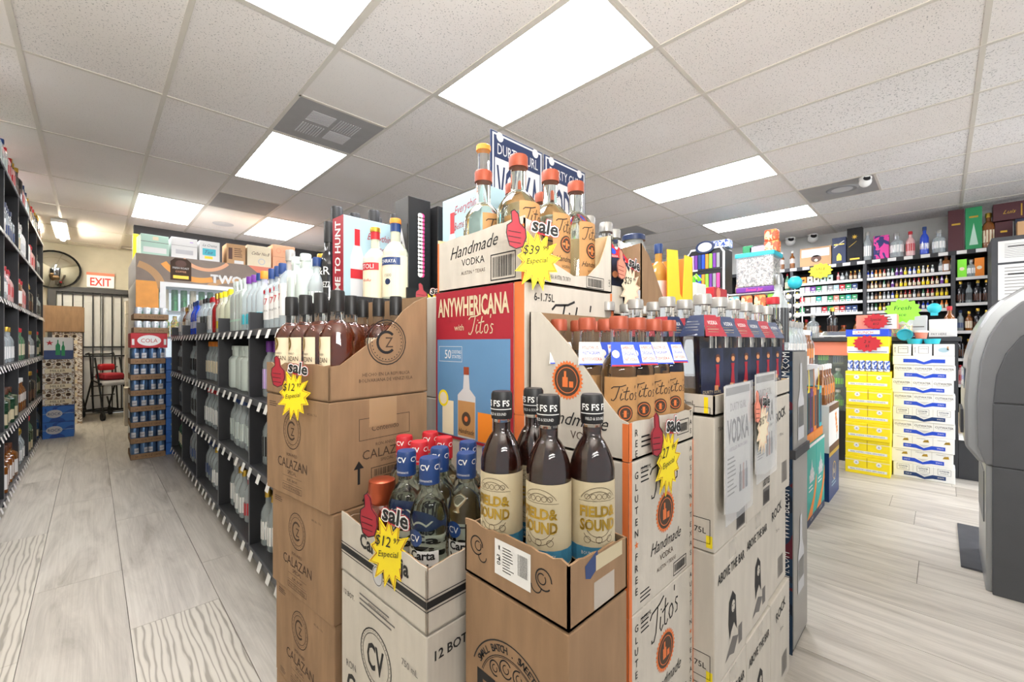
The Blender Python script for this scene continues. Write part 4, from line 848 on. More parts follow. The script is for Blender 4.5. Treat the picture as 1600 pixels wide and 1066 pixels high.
tagm=MB(); tagm.prism([(-.024,-.042),(.024,-.042),(.024,0),(-.024,0)],lambda u,v,n:(-n*0-.012*(-v/.04)-n,-u,v),0,.001,'white'); tagm=tagm.mesh('price_tag')
for bi in range(6):
    for z in SZ:
        y0,y1=ys[bi]+.018,ys[bi+1]
        b=MB(); b.box(0,y0,z-.02,D2-.012,y1,z,'charcoal'); b.box(-.006,y0,z-.032,0,y1,z+.002,'shelf_edge'); sh=b.build('shelf',ge)
        k=int((y1-y0)/.13); 
        for i in range(k): link('price_tag',tagm,sh,loc=(-.008,y0+(i+.5+.25*(random.random()-.5))*(y1-y0)/k,z-.005))
b=MB(); b.box(D2-.012,0,1.23,D2*2,L,1.25,'charcoal'); b.box(D2*2-.02,0,.075,D2*2,L,1.23,'shelf_black'); b.build('far_side_shelf',ge)
plan={0:[['clear_silver'],['clear_yellow'],['clear_purple'],[]],
1:[['clear_yellow','clear_yellow'],['clear_dark','clear_dark'],['clear_purple','clear_purple','clear_red'],['clear_47b','clear_47b','clear_47','frost_tall','frost_tall','clear_blue']],
2:[['clear_silver','clear_yellow','clear_redlab','clear_redlab','clear_red'],['clear_blue']*3+['frost_squat'],['frost_squat'],['frost_tall','frost_tall','frost_tall','v_purple','v_blue','v_orange']],
3:[['clear_bluelab','clear_yellow','clear_purple'],['clear_red'],['clear_orange'],['clear_red','red_glass','pale_stripe','pale_stripe','pale_stripe']],
4:[['clear_bluelab','clear_bluelab','clear_silver'],['clear_dark','clear_silver'],['clear_dark','clear_silver'],['blue_glass','clear_silver','clear_dark']],
5:[['green','amber','green'],['clear_dark','amber'],['clear_dark'],['clear_silver','amber','clear_silver']]}
BN=['nearest','second','third','fourth','fifth','farthest']
DESC={'clear_silver':'clear bottle with silver cap','clear_yellow':'clear bottle with gold cap','clear_purple':'clear bottle with purple neck','clear_47b':'clear blue-capped bottle with red numerals','clear_47':'tall clear bottle with red numerals','frost_tall':'tall frosted bottle','clear_blue':'clear bottle with blue cap','clear_dark':'clear bottle with black label','clear_red':'clear bottle with red cap','clear_redlab':'clear bottle with red label','frost_squat':'squat frosted bottle','v_purple':'clear bottle with purple cap','v_blue':'clear bottle with bright blue cap','v_orange':'clear bottle with orange cap','clear_bluelab':'clear bottle with blue label','clear_orange':'clear bottle with orange cap','red_glass':'slim red bottle','pale_stripe':'pale bottle with yellow stripe','blue_glass':'cobalt blue bottle','green':'green glass bottle','amber':'amber bottle with gold cap','amber_red':'amber bottle with red cap','whisky_amber':'amber bottle with white cap','frost_gold':'tall frosted bottle with gold cap'}
for bi,rows in plan.items():
    for si,ks in enumerate(rows):
        if not ks: continue
        y0,y1=1.45+ys[bi]+.07,1.45+ys[bi+1]-.05; k=max(1,int((y1-y0)/.094)+1); 
        for i in range(k):
            key=ks[min(len(ks)-1,int(i*len(ks)/k))] if len(ks)>1 else ks[0]
            y=y1-(y1-y0)*i/max(1,k-1)
            put(key,(.69 if si==3 else .685)+random.uniform(-.008,.008),y,SZ[si],-90+random.uniform(-15,15),'%s, %s gondola bay, %s shelf, %s from far divider'%(DESC[key],BN[bi],SN[si],ORD[i]),'bottles on the aisle gondola')
            if si==3 and bi in (1,2) and i%2==0:
                k2=key; put(k2,.76,y,SZ[si],-90,'%s, back row, %s gondola bay, top shelf, %s from divider'%(DESC[k2],BN[bi],ORD[i]),'bottles on the aisle gondola')
# tall bottles standing on the top of the nearest bays
b=MB(); b.box(0,0,0,.46,.36,.09,'black'); tag(b.build('riser_box',None,bevel=.003,loc=(.63,1.47,1.251)),'low black riser box on the nearest top shelf','riser')
kind('black_tall',.46,.041,'g_black','black',None,nk=.019,sh=.58,ns=.72,cz=.8,n=18,name='vodka_bottle',draw=lambda d,h,r:(d.text('BOREZZ',0,.18,.025,'white',w=.06),d.text('&R',0,.24,.035,'white'),d.text('VODKA',0,.12,.012,'light_grey')))
for k,(x,y) in enumerate([(.745,1.9),(.815,1.99),(.92,2.03),(.965,1.92),(1.03,2.02),(1.07,1.9),(1.15,2.01)]):
    put('black_tall',x,y,1.252,-60,s=1 if k==0 else 1.22,label='tall black bottle on the gondola top, %s from the left'%ORD[k],group='tall black bottles on the gondola')
put('frost_gold',.80,2.13,1.252,-80,'frosted bottle with gold cap beside the tall black bottles')
def stoli(d,h,r): d.rect(-.05,.13,.05,.16,'red',seg=8); d.text('STOLI',0,.145,.018,'white',w=.06,n=.0014); d.script('Vodka',0,.09,.012,'red',w=.04)
kind('white_red',.31,.048,'g_pale','gold','cream',(.05,.52),nk=.018,sh=.58,ns=.72,cz=.94,n=20,draw=stoli,name='vodka_bottle',neckband='red')
def chir(d,h,r): d.rect(-.05,.14,.05,.17,'blue',seg=8); d.text('CHIRAYA',0,.155,.014,'white',w=.065,n=.0014); d.text('1500',0,.1,.012,'ink_grey'); d.disc(0,.075,.012,'navy')
kind('white_blue',.33,.05,'g_pale','orange','cream',(.05,.54),nk=.019,sh=.58,ns=.72,cz=.94,n=20,draw=chir,name='rum_bottle',neckband='blue')
put('white_red',.83,1.64,1.342,-70,'clear bottle with red neck and red band before pale blue box')
put('white_blue',.86,1.53,1.342,-65,'clear bottle with orange cap and blue band beside the black gift box')

e=empty('gift_box',(.74,1.74,1.342),2,'pale blue gift box with red side reading HUNT','box')
b=MB(); b.box(0,0,0,.25,.1,.37,'sky'); b.build('box_body',e,bevel=.002)
b=MB(); b.box(-.001,0,0,0,.1,.37,'deep_red'); d=Draw(b,lambda u,v,n:(-.0015-n,.1-u,v)); vs,fs,x0,x1=textgeo('TIME TO HUNT',.2,.02); kx=.34/(x1-x0)
b.add([(-.002,.035-(-y*.05/.7)-.0,.03+(x-x0)*kx) if False else (-.002,.025+(y*.05/.7),.015+(x-x0)*kx) for x,y in vs],fs,'white')
d=Draw(b,FRONT()); d.poly([(.03,.02),(.09,.02),(.09,.2),(.075,.25),(.045,.25),(.03,.2)],'light_grey'); d.rect(.048,.25,.072,.32,'red'); d.rect(.03,.11,.09,.15,'red',n=.0012); d.script('Everything',.17,.3,.03,'deep_red',w=.13); d.script('Better',.16,.25,.03,'deep_red',w=.08); b.build('printing',e)
for (x,y,z,nm,mir) in [(.9,1.5,1.40,'left, with silver triangle and name',1),(1.02,1.47,1.38,'right, beside the first black one',0)]:
    e=empty('gift_box',(x,y,z),0,'tall black gift box with frilly white-pink strip, %s'%nm,'box')
    b=MB(); b.box(0,0,0,.105,.105,.37,'black'); b.build('box_body',e,bevel=.002)
    b=MB(); d=Draw(b,FRONT())
    for k in range(16): d.disc(.055,.06+.016*k,.0115,'white'); d.disc(.064,.06+.016*k,.0115,'pink',n=.0004)
    if mir:
        d=Draw(b,LEFT(.105)); d.poly([(.01,.1),(.095,.13),(.053,.25)],'light_grey'); d.poly([(.028,.125),(.08,.14),(.053,.2)],'black',n=.001); d.poly([(.04,.135),(.068,.145),(.053,.175)],'salmon',n=.0014); d.text('elif',.055,.07,.025,'white',w=.06)
    b.build('printing',e)
b=MB(); b.box(0,0,0,.3,.16,.15,'black'); tag(b.build('riser_box',None,bevel=.004,loc=(.86,1.46,1.342-.1)) if False else b.build('riser_box',None,bevel=.003,loc=(1.1,1.3,1.2)),'black riser box under the tall black gift boxes','riser') if False else None
b=MB(); b.box(0,0,0,.26,.12,.056,'black'); tag(b.build('riser_box',None,loc=(.88,1.475,1.3425)),'black riser block under the tall black gift boxes','riser')
sale_sign((.87,1.29,1.34),-30,.11,('$41','99'),'yellow and red sale tag between brown display and red poster')
# tags in front of blue-capped bottles
# ================================================================ LEFT WALL SHELVING
le=empty('wall_shelving',(-.45,3.05,0),0,'tall black wall shelving at the left edge of the aisle','shelving')
LY=[0,.83,1.68,2.52,3.32,4.2,5.08]; 
b=MB(); b.box(-.46,0,0,-.445,5.1,2.45,'shelf_black'); b.build('back_panel',le)
for y in LY:
    b=MB(); b.box(-.445,y,0,0,y+.018,2.45,'shelf_black'); b.box(0,y-.001,0,.002,y+.019,2.45,'shelf_edge'); b.build('divider',le)
LZ=[.06,.54,1.02,1.5,1.98,2.45]
LN_=['lowest','second','third','fourth','fifth','top']
tagr=MB(); tagr.prism([(-.024,-.042),(.024,-.042),(.024,0),(-.024,0)],lambda u,v,n:(.012*(-v/.04)+n,u,v),0,.001,'white'); tagr=tagr.mesh('price_tag')
for bi in range(6):
    for z in LZ:
        y0,y1=LY[bi]+.018,LY[bi+1]; b=MB(); b.box(-.444,y0,z-.022,0,y1,z,'charcoal'); b.box(0,y0,z-.028,.005,y1,z+.002,'shelf_edge'); sh=b.build('shelf',le)
        if bi>=1:
            for i in range(6): link('price_tag',tagr,sh,loc=(.007,y0+(i+.5+.3*(random.random()-.5))*(y1-y0)/6,z-.005))
kind('tequila_green',.27,.05,'g_dkgreen','brown','label_cream',(.1,.4),nk=.02,sh=.7,ns=.8,cz=.84,sq=.6,name='tequila_bottle',n=16)
kind('tequila_gold',.28,.05,'g_amber','brown','white',(.1,.5),nk=.02,sh=.66,ns=.78,cz=.84,sq=.4,name='tequila_bottle',n=16)
kind('dark_rum',.32,.045,'g_black','gold','brown',(.1,.4),nk=.017,sh=.62,ns=.74,name='rum_bottle')
kind('white_tall',.33,.045,'white','silver','light_grey',(.2,.4),nk=.018,name='tequila_bottle')
kind('round_clear',.25,.055,'g_clear','silver','white',(.2,.5),nk=.02,sh=.6,ns=.74,name='tequila_bottle')
kind('pink',.28,.04,'g_pink','red','red',(.2,.5),nk=.016,name='liqueur_bottle')
DESC.update({'tequila_green':'dark green squared bottle','tequila_gold':'amber squared bottle','dark_rum':'dark bottle with gold cap','white_tall':'white opaque bottle','round_clear':'round clear bottle','pink':'pinkish bottle with red label'})
lk=['tequila_gold','dark_rum','round_clear','clear_blue','clear_red','pink','amber','tequila_green','white_tall','green','clear_yellow','clear_bluelab','whisky_amber','clear_dark']
rr=random.Random(3)
for bi in range(1,6):
    for si,z in enumerate(LZ):
        k1,k2=rr.choice(lk),rr.choice(lk)
        if (bi,si)==(2,1): k1=k2='tequila_green'
        if (bi,si)==(2,0): k1=k2='tequila_gold'
        if (bi,si)==(3,0): k1='dark_rum'
        y0,y1=3.05+LY[bi]+.08,3.05+LY[bi+1]-.06; n_=7 if si<5 else 6
        for i in range(n_):
            key=k1 if i<n_//2 else k2; y=y0+(y1-y0)*i/(n_-1)
            put(key,-.505+rr.uniform(-.01,.01),y,z,90+rr.uniform(-20,20),'%s, left wall shelving, %s bay, %s shelf, %s from divider'%(DESC[key],BN[bi-1],LN_[si],ORD[i]),'bottles on the left wall shelving')
sale_sign((-.44,3.62,2.74-.02),40,.12,('$9','99'),'small red and yellow sale tag at the top left corner')
# plain cartons at the end of the shelving
for k in range(4): plain(.42,.35,.42,-.87,8.2,.4215*k,'tan carton at the end of the left shelving, level %s'%ORD[k],'kraft')
# ================================================================ EXIT AISLE
def case(w,d,h,x,y,z,label,art,name='drinks_case',fn=None,cat='case'):
    b=MB(); b.box(0,0,0,w,d,h-.001,art); o=b.build(name,None,bevel=.003,loc=(x,y,z)); tag(o,label,cat)
    p=MB(); D_=Draw(p,FRONT())
    if fn: fn(D_)
    else: D_.rect(0,0,w,h*.12,'white'); D_.rect(0,h*.46,w,h*.5,'white')
    p.build('printing',o); return o
for k in range(4):
    case(.27,.36,.17,-.43,7.72,.172*k if k<2 else 0,'x','x') if False else None
for k in range(2): case(.27,.36,.2,-.43,7.72,.2015*k,'blue and white drinks case in the exit aisle, %s'%['on the floor','second from floor'][k],'art_case_blue',fn=lambda d:(d.disc(.1,.1,.05,'light_grey',sx=1.4),d.text('ROCK',.1,.1,.035,'blue',w=.11,n=.001),d.rect(0,.1,.27,.104,'sky')))
def beer(d): 
    for i in range(3): d.disc(.05+.085*i,.13,.03,'cream'); d.disc(.05+.085*i,.13,.022,'ink_brown',n=.001)
    d.rect(.02,.02,.25,.075,'cream'); d.text('MILLER',.13,.048,.03,'ink_brown',w=.17,n=.001)
for k in range(3): case(.27,.36,.19,-.43,7.72,.404+.191*k,'brown and cream printed drinks case above the blue ones, %s'%ORD[k],'art_beer',fn=beer)
case(.25,.34,.27,-.42,7.73,.979,'white and blue bottle case with red star on the front stack','blue',fn=lambda d:(d.rect(0,.11,.25,.27,'white'),d.burst(.05,.2,.035,.014,5,'red',n=.001),d.poly([(.1,.05),(.14,.05),(.14,.17),(.125,.2),(.125,.24),(.115,.24),(.115,.2),(.1,.17)],'green',n=.0012),d.poly([(.15,.04),(.18,.04),(.18,.15),(.17,.18),(.17,.22),(.16,.22),(.16,.18),(.15,.15)],'green',n=.0012)))
for k in range(7): case(.3,.36,.19,-.4,8.85,.191*k,'brown and cream printed drinks case in the back stack by the door, %s from floor'%ORD[k],'art_beer',fn=beer)
b=plain(.42,.36,.32,-.5,8.82,1.339,'plain tan carton on top of the tall back stack by the gate','kraft')
p=MB(); p.add([(0,0,.318),(.42,0,.318),(.4,.0,.37),(.02,0,.37)],[(0,1,2,3)],'kraft'); p.add([(.0,.36,.318),(.42,.36,.318),(.42,.36,.38),(0,.36,.38)],[(0,1,2,3)],'kraft_in'); p.build('flap',b)
for k in range(9): plain(.25,.34,.2,.36,8.55,.2015*k,'white carton in the stack right of the exit gate, %s from floor'%ORD[k],front=lambda d:(d.frame(.04,.05,.2,.15,.004,'ink_grey'),d.text('WINE',.12,.1,.03,'ink_grey')))
for k in range(2): plain(.26,.3,.27,.33,8.15,.2715*k,'white carton standing in front of the white stack, %s'%ORD[k],front=lambda d:d.rect(.05,.1,.2,.13,'ink_grey'))
# folded carts
def cart(x,y,s,label,bag):
    e=empty('folding_cart',(x,y,0),-70,label,'cart'); r=.012
    b=MB(); b.tube([(-.2,0,1.0),(-.1,0,1.02),(-.05,0,.95),(.05,0,.1)],r,'rubber'); b.tube([(-.2,.3,1.0),(-.1,.3,1.02),(-.05,.3,.95),(.05,.3,.1)],r,'rubber'); b.tube([(-.2,0,1.0),(-.2,.3,1.0)],r,'rubber'); b.build('handle',e,True)
    b=MB()
    for yy in (0,.3): b.tube([(-.25,yy,.12),(.0,yy,.6),(.3,yy,.55)],r,'rubber'); b.tube([(-.3,yy,.3),(-.2,yy,.12),(.4,yy,.12)],r,'rubber'); b.tube([(.1,yy,.95),(.35,yy,.15)],r,'rubber')
    for xx in (-.2,.0,.2,.4): b.tube([(xx,0,.12),(xx,.3,.12)],r*.8,'rubber')
    for k in range(4): b.tube([(-.05+.03*k,0,.35+.15*k),(-.05+.03*k,.3,.35+.15*k)],r*.7,'rubber')
    b.build('frame',e,True)
    for (xx,yy) in ((-.25,-.02),(-.25,.32),(.4,-.02),(.4,.32)):
        b=MB(); b.lathe([(.0001,-.02),(.03,-.02),(.06,-.015),(.06,.015),(.03,.02),(.0001,.02)],16,'rubber',T=Matrix.Translation((xx,yy,.061))@Matrix.Rotation(R(90),4,'X')); b.build('wheel',e,True)
    if bag:
        b=MB(); b.cbox((.18,.15,.66),(.3,.26,.1),'deep_red'); b.cbox((.18,.15,.56),(.34,.28,.08),'light_grey'); b.cbox((.06,.15,.8),(.1,.2,.1),'red'); b.build('folded_seat',e,bevel=.03)
cart(.0,9.3,1,'black folding cart with red seat in front of the exit gate',True)

# ================================================================ DRINKS COOLER
e=empty('drinks_cooler',(.336,6.1,0),0,'walk-in drinks cooler with orange graphic header and glass door','cooler')
b=MB(); b.box(0,.0,0,.05,1.3,1.86,'metal_white'); b.box(0,0,1.86,3.0,1.3,2.15,'vent_grey'); b.box(2.9,0,0,3.0,1.3,1.86,'metal_white'); b.box(0,1.25,0,3.0,1.3,1.86,'white'); b.box(.05,0,0,2.9,1.3,.12,'metal_white'); b.build('cabinet',e)
b=MB(); b.box(0,-.012,.1,.19,0,1.86,'cooler_orange'); b.box(0,-.012,1.86,3.0,0,2.15,'cooler_brown'); b.build('graphic_panel',e)
b=MB(); d=Draw(b,FRONT(0,-.013))
d.ring(-.05,1.78,.3,.23,'tan',20,0,75); d.ring(.55,2.3,.42,.36,'cooler_orange',20,215,290); d.ring(.62,2.32,.3,.26,'peach',20,220,320); d.ring(.9,1.55,.42,.36,'tan',20,50,130); d.poly([(1.05,2.15),(1.5,2.15),(1.5,2.08),(1.2,2.03)],'salmon')
d.poly([(.29,1.89),(.48,1.89),(.48,2.1),(.44,2.14),(.33,2.14),(.29,2.1)],'ink_brown',n=.001); d.disc(.385,2.08,.04,'brown',n=.0014,sx=1.3); d.text('FRESH ROAST',.385,2.03,.022,'white',w=.15,n=.0018); d.text('COFFEE',.385,1.99,.02,'peach',w=.12,n=.0018); d.rect(.315,1.91,.455,1.945,'gold',n=.0014)
d.text('TWO BITES',.995,1.945,.09,'white',w=.85,bold=.05,n=.0014); b.build('header_print',e)
for k in range(3):
    x0=.2+.9*k; b=MB()
    for q in [(x0,.12,x0+.05,1.86),(x0+.83,.12,x0+.88,1.86),(x0+.05,1.81,x0+.83,1.86),(x0+.05,.12,x0+.83,.17)]: b.box(q[0],-.03,q[1],q[2],-.004,q[3],'metal_white')
    b.build('door_frame',e)
    b=MB(); b.box(x0+.05,-.02,.17,x0+.83,-.014,1.81,'glass_case'); b.build('door_glass',e)
for z in (.2,.55,.9,1.25,1.55):
    b=MB(); b.box(.06,.1,z-.02,2.88,.6,z,'steel'); b.build('shelf',e)
b=MB(); b.box(.06,1.22,.15,2.88,1.24,1.85,'cooler_glow'); b.build('lit_back',e)
b=MB(); b.lathe([(.033,0),(.033,.115),(.028,.122)],10,'can_green'); cang=b.mesh('can',True)
b=MB(); b.lathe([(.033,0),(.033,.115),(.028,.122)],10,'cream'); canc=b.mesh('can',True)
b=MB(); b.lathe([(.04,0),(.04,.16),(.02,.2),(.02,.24)],10,'art_candy'); bott=b.mesh('soft_drink',True)
for z,nm in ((1.551,'top'),(1.251,'second')):
    for i in range(9):
        me=[cang,cang,canc][i%3] if z>1.5 else bott
        for lv in range(2 if z>1.5 else 1):
            if lv and me is bott: continue
            o=link('drink_can' if z>1.5 else 'soft_drink',me,None,loc=(.43+.085*i,6.27,z+.123*lv)); tag(o,'%s behind cooler door, %s shelf, %s from left%s'%('green can' if me is cang else ('pale can' if me is canc else 'colourful drink bottle'),nm,ORD[i],', upper layer' if lv else ''),'can' if z>1.5 else 'bottle','drinks inside the cooler')
# boxes on the cooler
plain(.24,.3,.23,.38,6.14,2.151,'pale green storage carton with lid, leftmost on the cooler','mint',front=lambda d:(d.rect(.02,.03,.22,.09,'white'),d.rect(0,.145,.24,.15,'ink_grey'),d.rect(.1,.17,.15,.21,'cream')),rot=4)
plain(.24,.3,.24,.64,6.14,2.151,'white carton with faint printed lines, second on the cooler','white',front=lambda d:(d.rect(0,.145,.24,.148,'ink_grey'),d.rect(.17,.19,.2,.2,'lilac'),d.rect(.04,.05,.2,.1,'light_grey')))
plain(.2,.25,.24,.9,6.14,2.151,'white carton with blue and yellow label on the cooler','white',front=lambda d:(d.rect(.03,.07,.16,.15,'cyan'),d.rect(.05,.03,.13,.06,'yellow'),d.script('Tea',.09,.11,.04,'blue',n=.001),d.script('La Crema',.1,.19,.03,'ink_grey',w=.14)))
plain(.2,.25,.25,1.17,6.14,2.151,'tan wine carton with dark side print on the cooler','tan',front=lambda d:(d.rect(.02,.06,.06,.2,'brown'),d.lines(.08,.08,.18,.2,5,'brown'),d.rect(.08,.01,.18,.05,'white')))
plain(.27,.25,.27,1.39,6.14,2.151,'larger cream wine carton with script print on the cooler','cream',front=lambda d:(d.script('Cellar No.8',.15,.17,.04,'brown',w=.2),d.ring(.16,.07,.04,.03,'light_grey')))
for k in range(2): plain(.27,.25,.16,1.68,6.14,2.151+.161*k,'peach-pink carton at the right end of the cooler top, %s'%['lower','upper'][k],'peach',front=lambda d:(d.ring(.07,.08,.03,.026,'salmon'),d.text('VINTAGE',.17,.08,.03,'salmon',w=.1)))
for k,c in enumerate(['yellow','orange','salmon']): b=MB(); b.box(0,0,0,.05,.12,.3,c); tag(b.build('gift_box',None,bevel=.003,loc=(.34+.012*k,6.6+.2*k,2.151)),'slim %s box at the left edge of the cooler top'%c,'box')
# canned beer stack
canm=MB(); canm.lathe([(.029,0),(.033,.006),(.033,.142),(.029,.155),(.027,.1555)],12,'can_blue'); canm.lathe([(.0001,.154),(.0275,.154)],12,'silver',capt=False); d=Draw(canm,CYL(.0331)); d.rect(-.02,.06,.02,.11,'light_grey',seg=4); d.text('LIGHT',0,.085,.016,'navy',w=.034,n=.0012); canm=canm.mesh('can',True)
cang2=MB(); cang2.lathe([(.029,0),(.033,.006),(.033,.108),(.029,.12),(.027,.1205)],12,'can_white'); d=Draw(cang2,CYL(.0331)); d.poly([(-.03,.02),(.0,.1),(.015,.1),(-.01,.02)],'green'); d.poly([(.02,.02),(.035,.09),(.04,.05)],'green'); cang2=cang2.mesh('can',True)
for k in range(9):
    z=.161*k if k<7 else 1.282+.14*(k-7); x0,nm=(.275,'blue beer cans') if k<7 else (.3,'green and white cans')
    if k==8: nm='mixed white and green cans'
    e=tray(.275,.4,(x0,5.72,z),0,'brown tray of %s, level %s of the stack by the cooler'%(nm,ORD[k]),'kraft',{'f':[(0,.055),(.275,.055)],'l':[(0,.055),(.4,.055)],'b':[(0,.055),(.275,.055)],'r':[(0,.055),(.4,.055)]},front=lambda d:d.text('24 - 12 FL OZ CANS',.137,.028,.018,'ink_brown',w=.2),name='can_tray',cat='tray',t=.002)
    for i in range(4):
        for j in range(3 if k<7 else 2):
            o=link('beer_can',canm if k<7 else cang2,None,loc=(x0+.036+.0675*i,5.76+.067*j,z+.0025),rot=rr.uniform(-40,40)); tag(o,'%s can, %s tray from floor by the cooler, %s from left, row %s'%('blue-silver' if k<7 else 'green-white',ORD[k],ORD[i],ORD[j]),'can','cans stacked by the cooler')
b=MB(); b.box(0,0,0,.29,.4,.15,'red'); o=tag(b.build('drinks_case',None,bevel=.004,loc=(.275,5.72,1.13)),'red twelve-pack with white lettering in the can stack by the cooler','case')
p=MB(); d=Draw(p,FRONT()); d.ring(.145,.075,.055,.001,'white',24,sx=1.7); d.text('COLA',.145,.075,.04,'red',w=.13,n=.0012); d.rect(.01,.03,.03,.09,'white'); d.rect(.26,.03,.28,.09,'white'); p.build('printing',o)
for k in range(8): case(.12,.4,.125,.555,5.75,.128*k,'blue drinks case wedged right of the can stack, %s from floor'%ORD[k],'art_case_blue',fn=lambda d:d.disc(.06,.06,.02,'sky'))

# ================================================================ RIGHT SIDE: floor displays by the counter
def teal_art(d):
    w,h=.28,.52; d.rect(0,0,w,.05,'navy'); d.poly([(.0,.05),(.15,.05),(.28,.2),(.28,.3),(.18,.16)],'orange',n=.0009); d.poly([(.07,.27),(.21,.27),(.19,.35),(.16,.36),(.14,.42),(.12,.36),(.09,.35)],'light_grey'); d.text('PATRON',.14,.31,.03,'white',w=.18,n=.0012); d.rect(0,h-.02,w,h,'white'); d.lines(.05,.2,.2,.25,2,'white'); d.text('EL CIELO',.14,.03,.015,'white',n=.0012)
for k,(x,nm) in enumerate([(3.22,'nearer'),(3.505,'farther')]):
    b=MB(); b.box(0,0,0,.28,.3,.519,'teal'); o=tag(b.build('floor_display',None,bevel=.003,loc=(x,.6,0)),'teal cardboard display base with orange corner, %s one'%nm,'display')
    p=MB(); teal_art(Draw(p,FRONT())); p.build('printing',o)
    b=MB(); b.box(0,0,0,.28,.2,.06,'orange'); tag(b.build('display_tray',None,loc=(x,.61,.5195)),'orange tray on the %s teal display base'%nm,'tray')
    for q in range(3):
        cs=['teal','navy','purple','orange','wine','cyan'][k*3+q]
        e=empty('gift_box',(x+.01+.09*q,.615,.58),0,'slim %s gift bottle box on the %s teal display, %s from left'%(cs,nm,ORD[q]),'box')
        b=MB(); b.box(0,0,0,.08,.085,.29,cs); b.build('box_body',e,bevel=.002)
        b=MB(); b.box(.015,-.001,.03,.065,0,.24,'navy' if cs in('teal','cyan','orange') else 'black'); b.build('window_print',e)
b=MB(); b.box(0,0,0,.3,.25,.06,'white'); o=tag(b.build('carton',None,loc=(3.2,.64,1.03)),'small white printed display header above the teal displays','box'); p=MB(); Draw(p,FRONT()).lines(.02,.01,.28,.05,3,'ink'); p.build('printing',o)
b=MB(); b.box(0,0,0,.56,.25,.03,'light_grey'); tag(b.build('display_shelf',None,loc=(3.22,.64,.995)),'light shelf board over the slim gift boxes','shelf')
b=MB(); b.box(0,0,0,.02,.2,.42,'light_grey'); sp=b.mesh('shelf_support')
tag(link('shelf_support',sp,None,loc=(3.2,.66,.58)),'left grey support panel of the shelf over the gift boxes','support'); tag(link('shelf_support',sp,None,loc=(3.78,.66,.58)),'right grey support panel of the shelf over the gift boxes','support')
kind('cognac',.3,.036,'g_amber','white','orange',(.25,.5),nk=.014,name='cognac_bottle')
for k in range(5): put('clear_silver',3.3+.09*k,.72,1.026,-30,'clear bottle with silver cap above the teal displays, %s from left'%ORD[k])
for q in range(4): 
    b=MB(); b.prism([(0,0),(.05,.0),(.04,.1),(.02,.15),(.03,.06)],lambda u,v,n:(u,-n,v),0,.002,['yellow','orange','yellow','peach'][q]); tag(b.build('paper_flame',None,loc=(3.24+.15*q,.6,.86)),'%s flame-shaped paper price flag, %s from left'%(['yellow','orange','pale yellow','peach'][q],ORD[q]),'flag')
# blue base and white flower display
b=MB(); b.box(0,0,0,.42,.4,.36,'blue'); o=tag(b.build('floor_display',None,bevel=.003,loc=(3.87,.585,0)),'royal blue cardboard base with gold top edge under the flower display','display')
p=MB(); d=Draw(p,FRONT()); d.rect(0,.33,.42,.36,'gold'); d.ring(.21,.2,.07,.06,'gold'); d.text('No.1',.21,.2,.05,'cream',w=.1); d.lines(.1,.08,.32,.13,2,'sky'); p.build('printing',o)
b=MB(); b.box(0,0,.0,.42,.4,.35,'white'); b.box(0,.12,.35,.42,.4,.62,'white'); o=tag(b.build('display_stand',None,bevel=.003,loc=(3.87,.585,.3615)),'white stepped cardboard stand with orange flowers and brown bands','display')
p=MB(); d=Draw(p,FRONT()); d.rect(0,0,.42,.05,'brown'); d.rect(0,.3,.42,.35,'brown'); 
for (u,v) in ((.3,.2),(.33,.14),(.28,.25)): d.burst(u,v,.05,.022,6,'orange',jit=.3)
d.line([(.3,.1),(.33,.06)],.006,'green'); p.build('printing',o)
for i in range(4):
    put('cognac',3.93+.1*i,.64,.713,-40,'amber cognac with white cap on the lower step of the flower stand, %s from left'%ORD[i]); put('cognac',3.93+.1*i,.78,.983,-40,'amber cognac with white cap on the upper step of the flower stand, %s from left'%ORD[i])
    put('whisky_amber',3.28+.12*i,.83,1.026,-40,'amber bottle with white cap behind the teal displays, %s from left'%ORD[i])
# ================================================================ COUNTER
ce=empty('sales_counter',(5.36,-.75,0),0,'black sales counter with glass display case full of bottles','counter')
CL=3.2; TOP=1.235
b=MB(); b.box(0,.65,0,.6,CL,.5,'counter'); b.box(0,.65,.5,.6,.9,TOP-.04,'counter'); b.build('base_cabinet',ce)
b=MB(); b.box(-.03,.63,TOP-.04,.62,CL+.02,TOP,'counter'); b.build('counter_top',ce,bevel=.004)
b=MB(); b.box(.56,.9,.5,.6,CL,TOP-.04,'charcoal'); b.build('case_back',ce)
b=MB(); b.box(.0,.9,.5,.006,CL,TOP-.045,'glass_case'); b.build('glass_front',ce)
for y in (.9,1.7,2.5,CL-.02):
    b=MB(); b.box(-.006,y,.5,.01,y+.02,TOP-.04,'steel'); b.build('glass_post',ce)
for z in (.72,.96):
    b=MB(); b.box(.02,.92,z-.012,.55,CL-.03,z,'glass_case'); b.build('glass_shelf',ce)
b=MB(); b.box(-.002,1.3,TOP-.18,-.0005,CL,TOP-.045,'salmon'); b.build('red_sticker',ce)
b=MB(); b.box(-.03,-.6,.34,.5,.648,.38,'metal_white'); b.box(.1,-.6,.381,.14,.648,.56,'beige_wood'); b.build('side_ledge',ce)
b=MB(); b.box(.0,-.6,0,.48,.648,.339,'counter'); b.build('side_cabinet',ce)
rr=random.Random(21)
ck=['round_clear','tequila_gold','amber','tequila_green','clear_bluelab','green','clear_yellow','clear_silver','dark_rum','pink']
